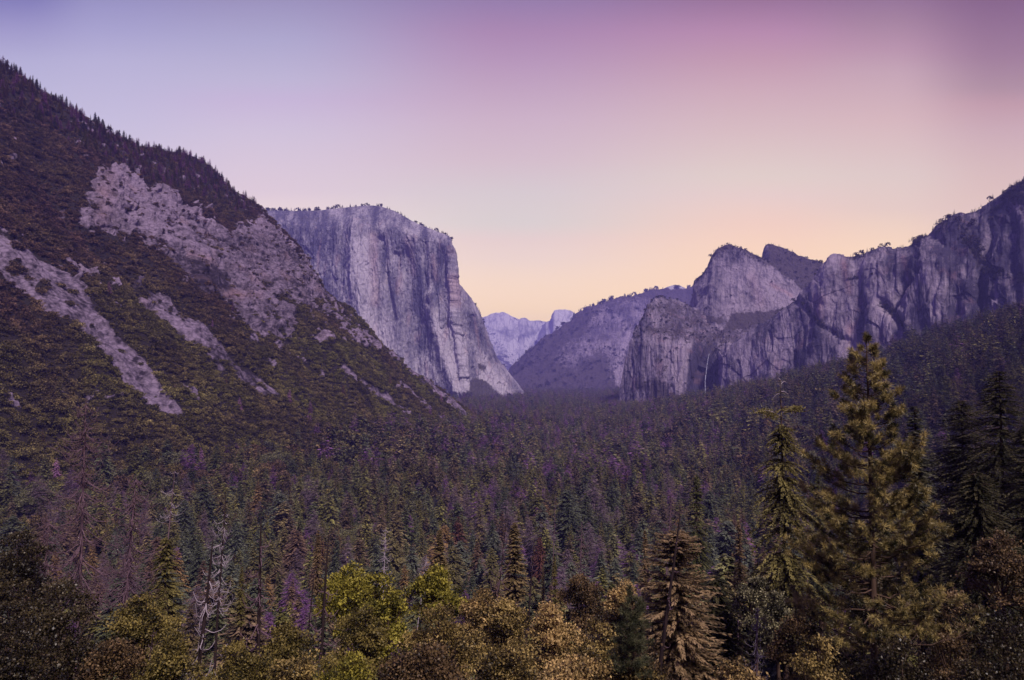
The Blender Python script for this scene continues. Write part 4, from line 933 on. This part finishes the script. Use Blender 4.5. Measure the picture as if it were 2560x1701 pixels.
hero_conifer('fir_tree', 'small feathery olive fir low on the left', 405, 1465, 50, 90, L_olv, seed=326, crown_bottom=1620, nbr=400)
hero_conifer('fir_tree', 'dark green fir behind the grey oak right of the brown fir', 1790, 1440, 62, 170, L_dk, seed=328, crown_bottom=1701, nbr=500, power=.4)
hero_conifer('fir_tree', 'greenish dark fir between the dark oak and the small dark tufted pine', 1530, 1455, 80, 80, L_grn, seed=329, crown_bottom=1600, nbr=400, power=.5)
hero_conifer('fir_tree', 'muted green fir far behind the right side of the broken topped fir', 2045, 1170, 140, 80, L_grn, seed=330, crown_bottom=1480, nbr=400)

# ---- pines with needle tufts
M_tuft = leaf_mat('pine_tufts', (.010, .013, .004), (.40, .31, .11), trans=.15, rough=.45, spec=.35)
M_tuftd = leaf_mat('dark_pine_tufts', (.014, .018, .010), (.12, .12, .06), trans=.1)
def tuft_pine(name, label, px, top, Y, prof, mat, seed, nwh, per, tuftL=.26, nneedle=46, tip_dark=True, rb=.22, twigs=5, needleW=.016):
    """prof: list of (photo row, half width in photo px)"""
    t, gz, h = base_at(px, top, Y); root = empty(name, (t[0], Y, gz), label, 'tree'); g = np.random.default_rng(seed)
    pr = np.array([(P(px, r_, Y)[2] - gz, w_ / F * Y) for r_, w_ in prof]); pr = pr[np.argsort(pr[:, 0])]
    z0 = pr[0, 0]; T = Tubes(); TU = []
    for k in range(nwh):
        z = h - .15 - (h - z0 - .3) * (k / (nwh - 1)) ** .92
        for b in range(per):
            az_ = g.random() * 2 * pi; zz = z + g.normal() * .12; dr = np.array([cos(az_), sin(az_), 0])
            frac = (h - zz) / (h - z0); rise = .55 * (1 - frac) + .12
            zt = zz; R_ = float(np.interp(zt, pr[:, 0], pr[:, 1])) * g.uniform(.62, 1.12)
            if R_ < .12: R_ = .12
            s = np.linspace(0, 1, 8)
            pt = dr[None] * (R_ * s)[:, None]; pt[:, 2] = zz + R_ * (rise * s ** 1.6 - .28 * s * (1 - s) * 2 * frac)
            pt[1:, :2] += g.normal(size=(7, 2)) * .03 * R_
            T.add(pt, (.018 + .010 * R_) * (1 - .75 * s), 4)
            TU.append((pt[-1], unit(pt[-1] - pt[-2]), 1.0))
            nt_ = int(twigs * R_ + 1)
            for q in range(nt_):
                s0 = g.uniform(.28, .97); c = np.array([np.interp(s0, s, pt[:, j]) for j in range(3)])
                tang = unit(pt[-1] - pt[0]); side = unit(np.cross(tang, [0, 0, 1])) * g.choice([-1, 1])
                d_ = unit(tang * .7 + side * g.uniform(.4, 1.) + np.array([0, 0, g.uniform(.1, .7)])); l = R_ * g.uniform(.12, .34) + .12
                s2 = np.linspace(0, 1, 4)[:, None]; p2 = c + d_ * l * s2 + np.array([0, 0, 1.]) * .15 * l * s2 ** 2
                T.add(p2, .012 * (1 - .5 * s2[:, 0]), 3); TU.append((p2[-1], unit(p2[-1] - p2[-2]), .4 + .6 * s0))
                if l > .4: TU.append((p2[2], d_, .35))
    TU.append((np.array([0, 0, h]), np.array([0, 0, 1.]), 1.))
    C_ = np.array([u[0] for u in TU]); D_ = np.array([u[1] for u in TU]); E_ = np.array([u[2] for u in TU]); m_ = len(TU)
    ts = tuftL * (.75 + .5 * g.random(m_))
    o = np.repeat(C_, nneedle, 0) - np.repeat(D_, nneedle, 0) * (g.random(m_ * nneedle) * .8 * np.repeat(ts, nneedle))[:, None]
    ax = unit(np.repeat(D_, nneedle, 0) * .6 + unit(g.normal(size=o.shape))); sd = unit(np.cross(ax, g.normal(size=o.shape)))
    v, f = diamonds(o, ax, sd, np.repeat(ts, nneedle) * (.7 + .5 * g.random(len(o))), needleW, .4)
    a = np.repeat(np.clip(g.random(m_) ** 1.3 * 1.1 - .05, 0, 1), nneedle) + g.normal(size=len(o)) * .12
    mk('crown', v, f, mat, root, {'v': np.repeat(np.clip(a, 0, 1), 4)}, smooth=False)
    tv, tf = T.arrays(); mk('branches', tv, tf, BARK, root)
    tv, tf = trunk_arrays(h, rb, 0, seed, 16, 10); mk('trunk', tv, tf, BARK, root)
    return root
tuft_pine('pine_tree', 'big golden brown pine with tufted needles, tallest of the near trees', 2166, 846, 33,
          [(846, 4), (880, 28), (920, 44), (1000, 60), (1060, 84), (1120, 98), (1200, 124), (1300, 146), (1400, 172), (1500, 185), (1600, 190)], M_tuft, 401, 38, 4, .25, 72, rb=.2, twigs=2.9, needleW=.02)
tuft_pine('pine_tree', 'young dark tufted pine in front of the brown oaks at bottom', 1582, 1485, 24, [(1485, 3), (1520, 20), (1570, 34), (1640, 45), (1701, 52)], M_tuftd, 402, 16, 6, .16, 40, rb=.06, twigs=9, needleW=.010)

# ---- dead snags with curled branches
def snag(label, px, top, bx, by, Y, blen, nb, bark, seed, curl=1., twig=3, rb=.16, zone=(.15, .97), sec=.5, name='dead_tree', tip=None, br=.035):
    t = P(px, top, Y); b = P(bx, by, Y); lean = (t - b) / (t[2] - b[2]); gz = float(ground_z(b[0], Y))
    base = b + lean * (gz - b[2]); h = t[2] - gz; g = np.random.default_rng(seed)
    root = empty(name, base, label, 'tree')
    s = np.linspace(0, 1, 16); path = lean[None] * (h * s)[:, None] + np.stack([np.sin(s * 6 + seed) * .08, np.cos(s * 5) * .08, 0 * s], -1)
    T = Tubes(); T.add(path, rb * (1 - s) ** .6 + .02, 8); tv, tf = T.arrays(); mk('trunk', tv, tf, bark, root)
    zb = (b[2] - gz) / h; T = Tubes(); L0 = blen / F * Y
    for k in range(nb):
        u = zb + (1 - zb) * g.uniform(*zone); c = np.array([np.interp(u, s, path[:, j]) for j in range(3)])
        a = g.random() * 2 * pi; L = L0 * g.uniform(.35, 1.15) * (1.1 - .75 * max(0, (u - zb) / (1 - zb)) ** 1.5); dr = np.array([cos(a), sin(a), 0]); sw = np.array([-sin(a), cos(a), 0]) * g.normal() * .35
        w = np.linspace(0, 1, 9)
        sag = g.uniform(.15, .75) * curl; hook = g.uniform(.2, 1.0) * curl
        pt = c + dr * (L * w * (1 - .25 * w * hook))[:, None] + sw * (L * w * w)[:, None]; pt[:, 2] += L * (-sag * np.sin(w * 2.2) + hook * .7 * w ** 3)
        pt[1:] += np.cumsum(g.normal(size=(8, 3)) * .022 * L, 0)
        T.add(pt, br * (.6 + .4 * L / L0) * (1 - .75 * w) + .006, 4)
        for q in range(g.poisson(twig)):
            i0 = g.integers(2, 8); l = L * sec * g.uniform(.25, .8); d_ = unit(g.normal(size=3) + dr * .6); w2 = np.linspace(0, 1, 5)[:, None]
            p2 = pt[i0] + d_ * l * w2 + np.array([0, 0, 1.]) * l * .35 * w2 ** 2 * g.normal() ; p2[1:] += g.normal(size=(4, 3)) * .03 * l
            T.add(p2, br * .42 * (1 - .7 * w2[:, 0]) + .004, 3)
    tv, tf = T.arrays(); mk('branches', tv, tf, tip or bark, root)
    return root
snag('tall dead pine with drooping purple brown branches on the left, tallest snag', 217, 995, 198, 1490, 75, 110, 170, BARK_P, 501, .9, 7, .24, (.0, .97), br=.05)
snag('dead pine with many fine drooping twigs, second from the left', 342, 1190, 318, 1490, 72, 85, 130, BARK_P, 502, .9, 7, .2, (.0, .97), br=.045)
snag('small snag with a white forked top above the olive fir', 437, 1178, 424, 1330, 85, 36, 24, BARK_P, 503, .8, 3, .12, (.1, 1), br=.03, tip=BARK_G)
snag('short dead tree tangled with purple twigs at the far left', 122, 1295, 112, 1450, 60, 75, 70, BARK_P, 504, 1., 6, .12, (.05, 1), br=.025)
snag('black snag covered in silver curled branches', 563, 1215, 545, 1560, 62, 44, 70, BARK_D, 505, .9, 4, .16, (.05, .8), tip=BARK_G, br=.03)
snag('leaning black trunk with a few white hooked branches at bottom left', 532, 1345, 492, 1705, 44, 52, 34, BARK_D, 506, 1.2, 1.5, .2, (.0, .8), tip=BARK_G, br=.035)
snag('straight black trunk with pink edged side branches', 655, 1285, 640, 1705, 46, 54, 56, BARK_D, 507, 1., 2, .2, (.0, .85), tip=BARK_P, br=.035)
snag('black snag at the left edge of the yellow green oak', 825, 1335, 801, 1665, 44, 40, 44, BARK_D, 508, 1., 2.5, .15, (.0, .6), tip=BARK_P, br=.03)
snag('thin black snag between two others left of the yellow oak', 787, 1425, 773, 1600, 58, 24, 26, BARK_D, 509, 1., 1.5, .12, (.0, .7), tip=BARK_P, br=.025)
snag('pale bleached snag with curved rib like branches above the yellow oak', 964, 1318, 960, 1460, 105, 30, 70, BARK_G, 510, .9, 1.2, .13, (.0, .97), br=.035)
snag('small pale snag between the two yellow oaks', 1065, 1388, 1055, 1475, 90, 22, 34, BARK_G, 511, 1.1, 2, .1, (.0, .9), br=.03)
snag('leaning dark snag just left of the golden pine', 1266, 1290, 1243, 1500, 90, 44, 34, BARK_D, 512, 1.1, 1, .16, (.0, .75), tip=BARK_P, br=.035)
snag('straight dark snag just right of the golden pine', 1337, 1345, 1320, 1535, 80, 26, 16, BARK_D, 513, 1., 1, .17, (.0, .7), tip=BARK_P, br=.03)
snag('thin black pole between the small golden firs', 1362, 1418, 1361, 1510, 85, 10, 8, BARK_D, 514, 1., 1, .1, (.0, .8), br=.02)
snag('short thin dead trunk low on the left', 386, 1568, 373, 1710, 38, 26, 14, BARK_D, 515, 1., 1, .09, (.2, 1), tip=BARK_P, br=.02)
snag('thin short dead stem between the two large black trunks', 566, 1600, 556, 1710, 38, 24, 18, BARK_D, 516, 1.1, 1.5, .08, (.1, 1), tip=BARK_G, br=.02)
snag('dark leaning dead trunk in front of the shaggy brown fir', 1697, 1285, 1648, 1710, 42, 24, 20, BARK_D, 517, .8, 1, .16, (.2, .9), br=.02, tip=BARK_P)
snag('dead purple tree full of fine twigs above the pointed brown fir', 1680, 1195, 1668, 1400, 135, 50, 110, BARK_P, 518, .7, 5, .18, (.0, 1), br=.03)
snag('dead purplish tree with fine twigs standing in the middle forest', 1455, 1305, 1448, 1450, 130, 32, 90, BARK_P, 519, .6, 4, .16, (.0, 1), br=.03)
snag('small dead tree with white curled twigs low at right', 1898, 1520, 1885, 1710, 36, 34, 60, BARK_P, 520, 1.3, 2.5, .06, (.0, 1), tip=BARK_G, br=.014)
snag('faint bare dead tree right of the broken topped fir', 2022, 1190, 2018, 1400, 120, 22, 50, BARK_P, 521, .7, 3, .14, (.0, 1), br=.03)
snag('thin dead trunk among firs right of the pointed conifer', 1853, 1290, 1848, 1470, 110, 16, 20, BARK_P, 522, .7, 2, .12, (.0, 1), br=.03)
snag('pale thin dead spire in the forest left of the purple dead tree', 1388, 1240, 1385, 1340, 150, 14, 40, BARK_P, 523, .7, 2, .12, (.0, 1), br=.03)

# ---- near broadleaf trees
OAK = {
 'yellow': leaf_mat('yellow_green_leaves', (.03, .03, .005), (.46, .40, .07), trans=.35, rough=.5, spec=.15),
 'olive': leaf_mat('olive_oak_leaves', (.014, .013, .004), (.27, .21, .06), trans=.25, rough=.5, spec=.2),
 'brown': leaf_mat('brown_oak_leaves', (.014, .010, .004), (.40, .29, .10), trans=.22, rough=.5, spec=.2),
 'tan': leaf_mat('tan_oak_leaves', (.02, .014, .006), (.54, .37, .15), trans=.22, rough=.5, spec=.2),
 'dark': leaf_mat('dark_oak_leaves', (.004, .003, .002), (.085, .065, .03), trans=.15, rough=.42, spec=.3),
 'darkbrown': leaf_mat('dark_brown_oak_leaves', (.006, .004, .003), (.18, .115, .055), trans=.15, rough=.5, spec=.2),
 'grey': leaf_mat('grey_oak_leaves', (.014, .013, .008), (.34, .31, .18), trans=.2, rough=.5, spec=.2),
}
def oak(label, cx, top, w, Y, colr, seed, hpx=None, dens=1., leaf=None):
    """cx, top, w: crown centre, top row and width in the photo"""
    g = np.random.default_rng(seed); t = P(cx, top, Y); gz = float(ground_z(t[0], Y)); h = max(t[2] - gz, 3.); R_ = w / 2 / F * Y
    Hc = min(h * .85, (hpx or w * 1.1) / F * Y)
    root = empty('oak_tree', (t[0], Y, gz), label, 'tree')
    lobes = [(0, 0, h - Hc * .55, R_ * .5, R_ * .5, Hc * .36)]
    nl = 21
    for k in range(nl):
        a = k * 2.4 + g.random(); u = g.random(); rad_ = R_ * (.4 + .5 * g.random()) * (1 - .35 * (u > .7)); s_ = R_ * g.uniform(.17, .34)
        lobes.append((cos(a) * rad_, sin(a) * rad_, h - Hc * (.2 + .7 * (1 - u)) , s_, s_, min(s_ * .85, Hc * .2 + .2)))
    lobes.append((g.uniform(-.2, .2) * R_, 0, h - R_ * .32, R_ * .34, R_ * .34, R_ * .3))
    leaf = leaf or min(.17, max(.10, .0028 * Y + .02))
    nclump = int(min(1300, 17 * R_ * R_ * 4 * dens / (leaf / .12) + 150))
    v, f, a = lobe_arrays(lobes, nclump, 34, leaf, seed, spread=.13 + .02 * R_)
    mk('crown', v, f, OAK[colr], root, {'v': a}, smooth=False)
    T = Tubes(); hub = np.array([0, 0, h - Hc * .85]); s = np.linspace(0, 1, 8)
    T.add(np.stack([np.sin(s * 3) * .1, s * 0, hub[2] * s], -1), .16 * (1 - .3 * s) + .02, 8); tv, tf = T.arrays(); mk('trunk', tv, tf, BARK, root)
    T = Tubes()
    for L in lobes:
        e = np.array(L[:3]); md_ = (hub + e) / 2 + np.array([0, 0, -.15 * R_]); w_ = np.linspace(0, 1, 7)[:, None]
        T.add(hub * (1 - w_) ** 2 + 2 * w_ * (1 - w_) * md_ + e * w_ ** 2, .075 * (1 - .75 * w_[:, 0]), 5)
        for q in range(4):
            e2 = e + unit(g.normal(size=3)) * L[3] * .9; T.add(e * (1 - w_) + e2 * w_ + g.normal(size=(7, 3)) * .03, .022 * (1 - .7 * w_[:, 0]), 3)
    tv, tf = T.arrays(); mk('branches', tv, tf, BARK, root)
    return root
OAKS = [
 ('bright yellow green oak left of centre, largest of the two yellow oaks', 893, 1412, 190, 47, 'yellow', 150),
 ('smaller yellow green oak just right of the larger yellow one', 1092, 1415, 140, 50, 'yellow', 110),
 ('yellow green oak bough hanging below and right of the bright yellow oak', 965, 1478, 140, 43, 'yellow', 130),
 ('olive oak crown below the left yellow oak', 900, 1520, 200, 41, 'olive', 200),
 ('wide brown oak in the bottom centre, largest brown crown', 1090, 1515, 260, 33, 'brown', 260),
 ('tan oak crown just right of the smaller yellow oak', 1200, 1475, 150, 46, 'tan', 150),
 ('tan brown oak below the golden pine', 1262, 1500, 160, 42, 'brown', 170),
 ('rounded tan oak right of the straight dark snag', 1385, 1512, 170, 40, 'tan', 180),
 ('dark brown round oak right of the small golden firs', 1458, 1440, 130, 66, 'darkbrown', 130),
 ('tan leaved oak behind the young tufted pine', 1560, 1455, 110, 60, 'tan', 110),
 ('brown oak left of the young tufted pine', 1490, 1555, 170, 34, 'brown', 200),
 ('glinting tan oak at the bottom edge right of centre', 1440, 1645, 230, 24, 'tan', 160),
 ('brown oak at the bottom edge under the brown crown', 1290, 1600, 230, 28, 'brown', 220),
 ('dark brown oak at the bottom edge left of centre', 1060, 1610, 230, 25, 'darkbrown', 200),
 ('yellow green oak cut by the bottom edge', 860, 1640, 170, 29, 'yellow', 150),
 ('olive brown oak between the black snags', 715, 1560, 190, 42, 'olive', 190),
 ('olive oak at the bottom between the two black trunks', 600, 1610, 170, 38, 'olive', 160),
 ('brown olive oak right of the small dead stem', 740, 1640, 150, 31, 'brown', 150),
 ('olive brown oak left of the leaning black trunk', 350, 1490, 200, 43, 'olive', 220),
 ('dim brown oak at the bottom left of the leaning trunk', 420, 1590, 190, 34, 'olive', 200),
 ('large dark oak with glinting leaves at bottom left', 165, 1450, 230, 31, 'dark', 330),
 ('dark crown at the lower left frame corner', 30, 1560, 220, 27, 'dark', 260),
 ('dim brownish oak above the large dark oak at left edge', 50, 1330, 230, 58, 'dark', 260),
 ('brownish dark oak right of the large dark oak', 270, 1600, 190, 30, 'darkbrown', 200),
 ('grey green oak crown right of the dark fir', 1885, 1445, 110, 58, 'grey', 110),
 ('grey leafed oak crown low beside the small curled dead tree', 1940, 1480, 110, 50, 'grey', 150),
 ('wide dark grey oak below the big pine', 2190, 1435, 260, 38, 'dark', 300),
 ('dark brown oak left of the big pine trunk', 2010, 1500, 170, 42, 'darkbrown', 200),
 ('brownish oak crown at the right frame edge', 2500, 1335, 170, 42, 'darkbrown', 170),
 ('dark brown oak right of the big pine', 2370, 1470, 200, 36, 'darkbrown', 240),
 ('dark oak at the lower right corner', 2500, 1530, 260, 28, 'dark', 260),
 ('brown oak at the bottom edge right of the shaggy fir', 2040, 1590, 200, 27, 'brown', 200),
 ('small tan oak at the bottom edge below the grey oak', 1850, 1655, 140, 24, 'tan', 120),
 ('dark oak at the bottom edge right of the brown oak', 2250, 1600, 260, 26, 'dark', 260),
 ('brown oak low left of the shaggy fir', 1610, 1600, 150, 33, 'darkbrown', 180),
 ('dark green oak below the young dark pine', 1590, 1660, 130, 24, 'brown', 100),
]
for k, (lb, cx, tp, w, Y, c_, hp) in enumerate(OAKS): oak(lb, cx, tp, w, Y, c_, 600 + k, hp * 1.15)
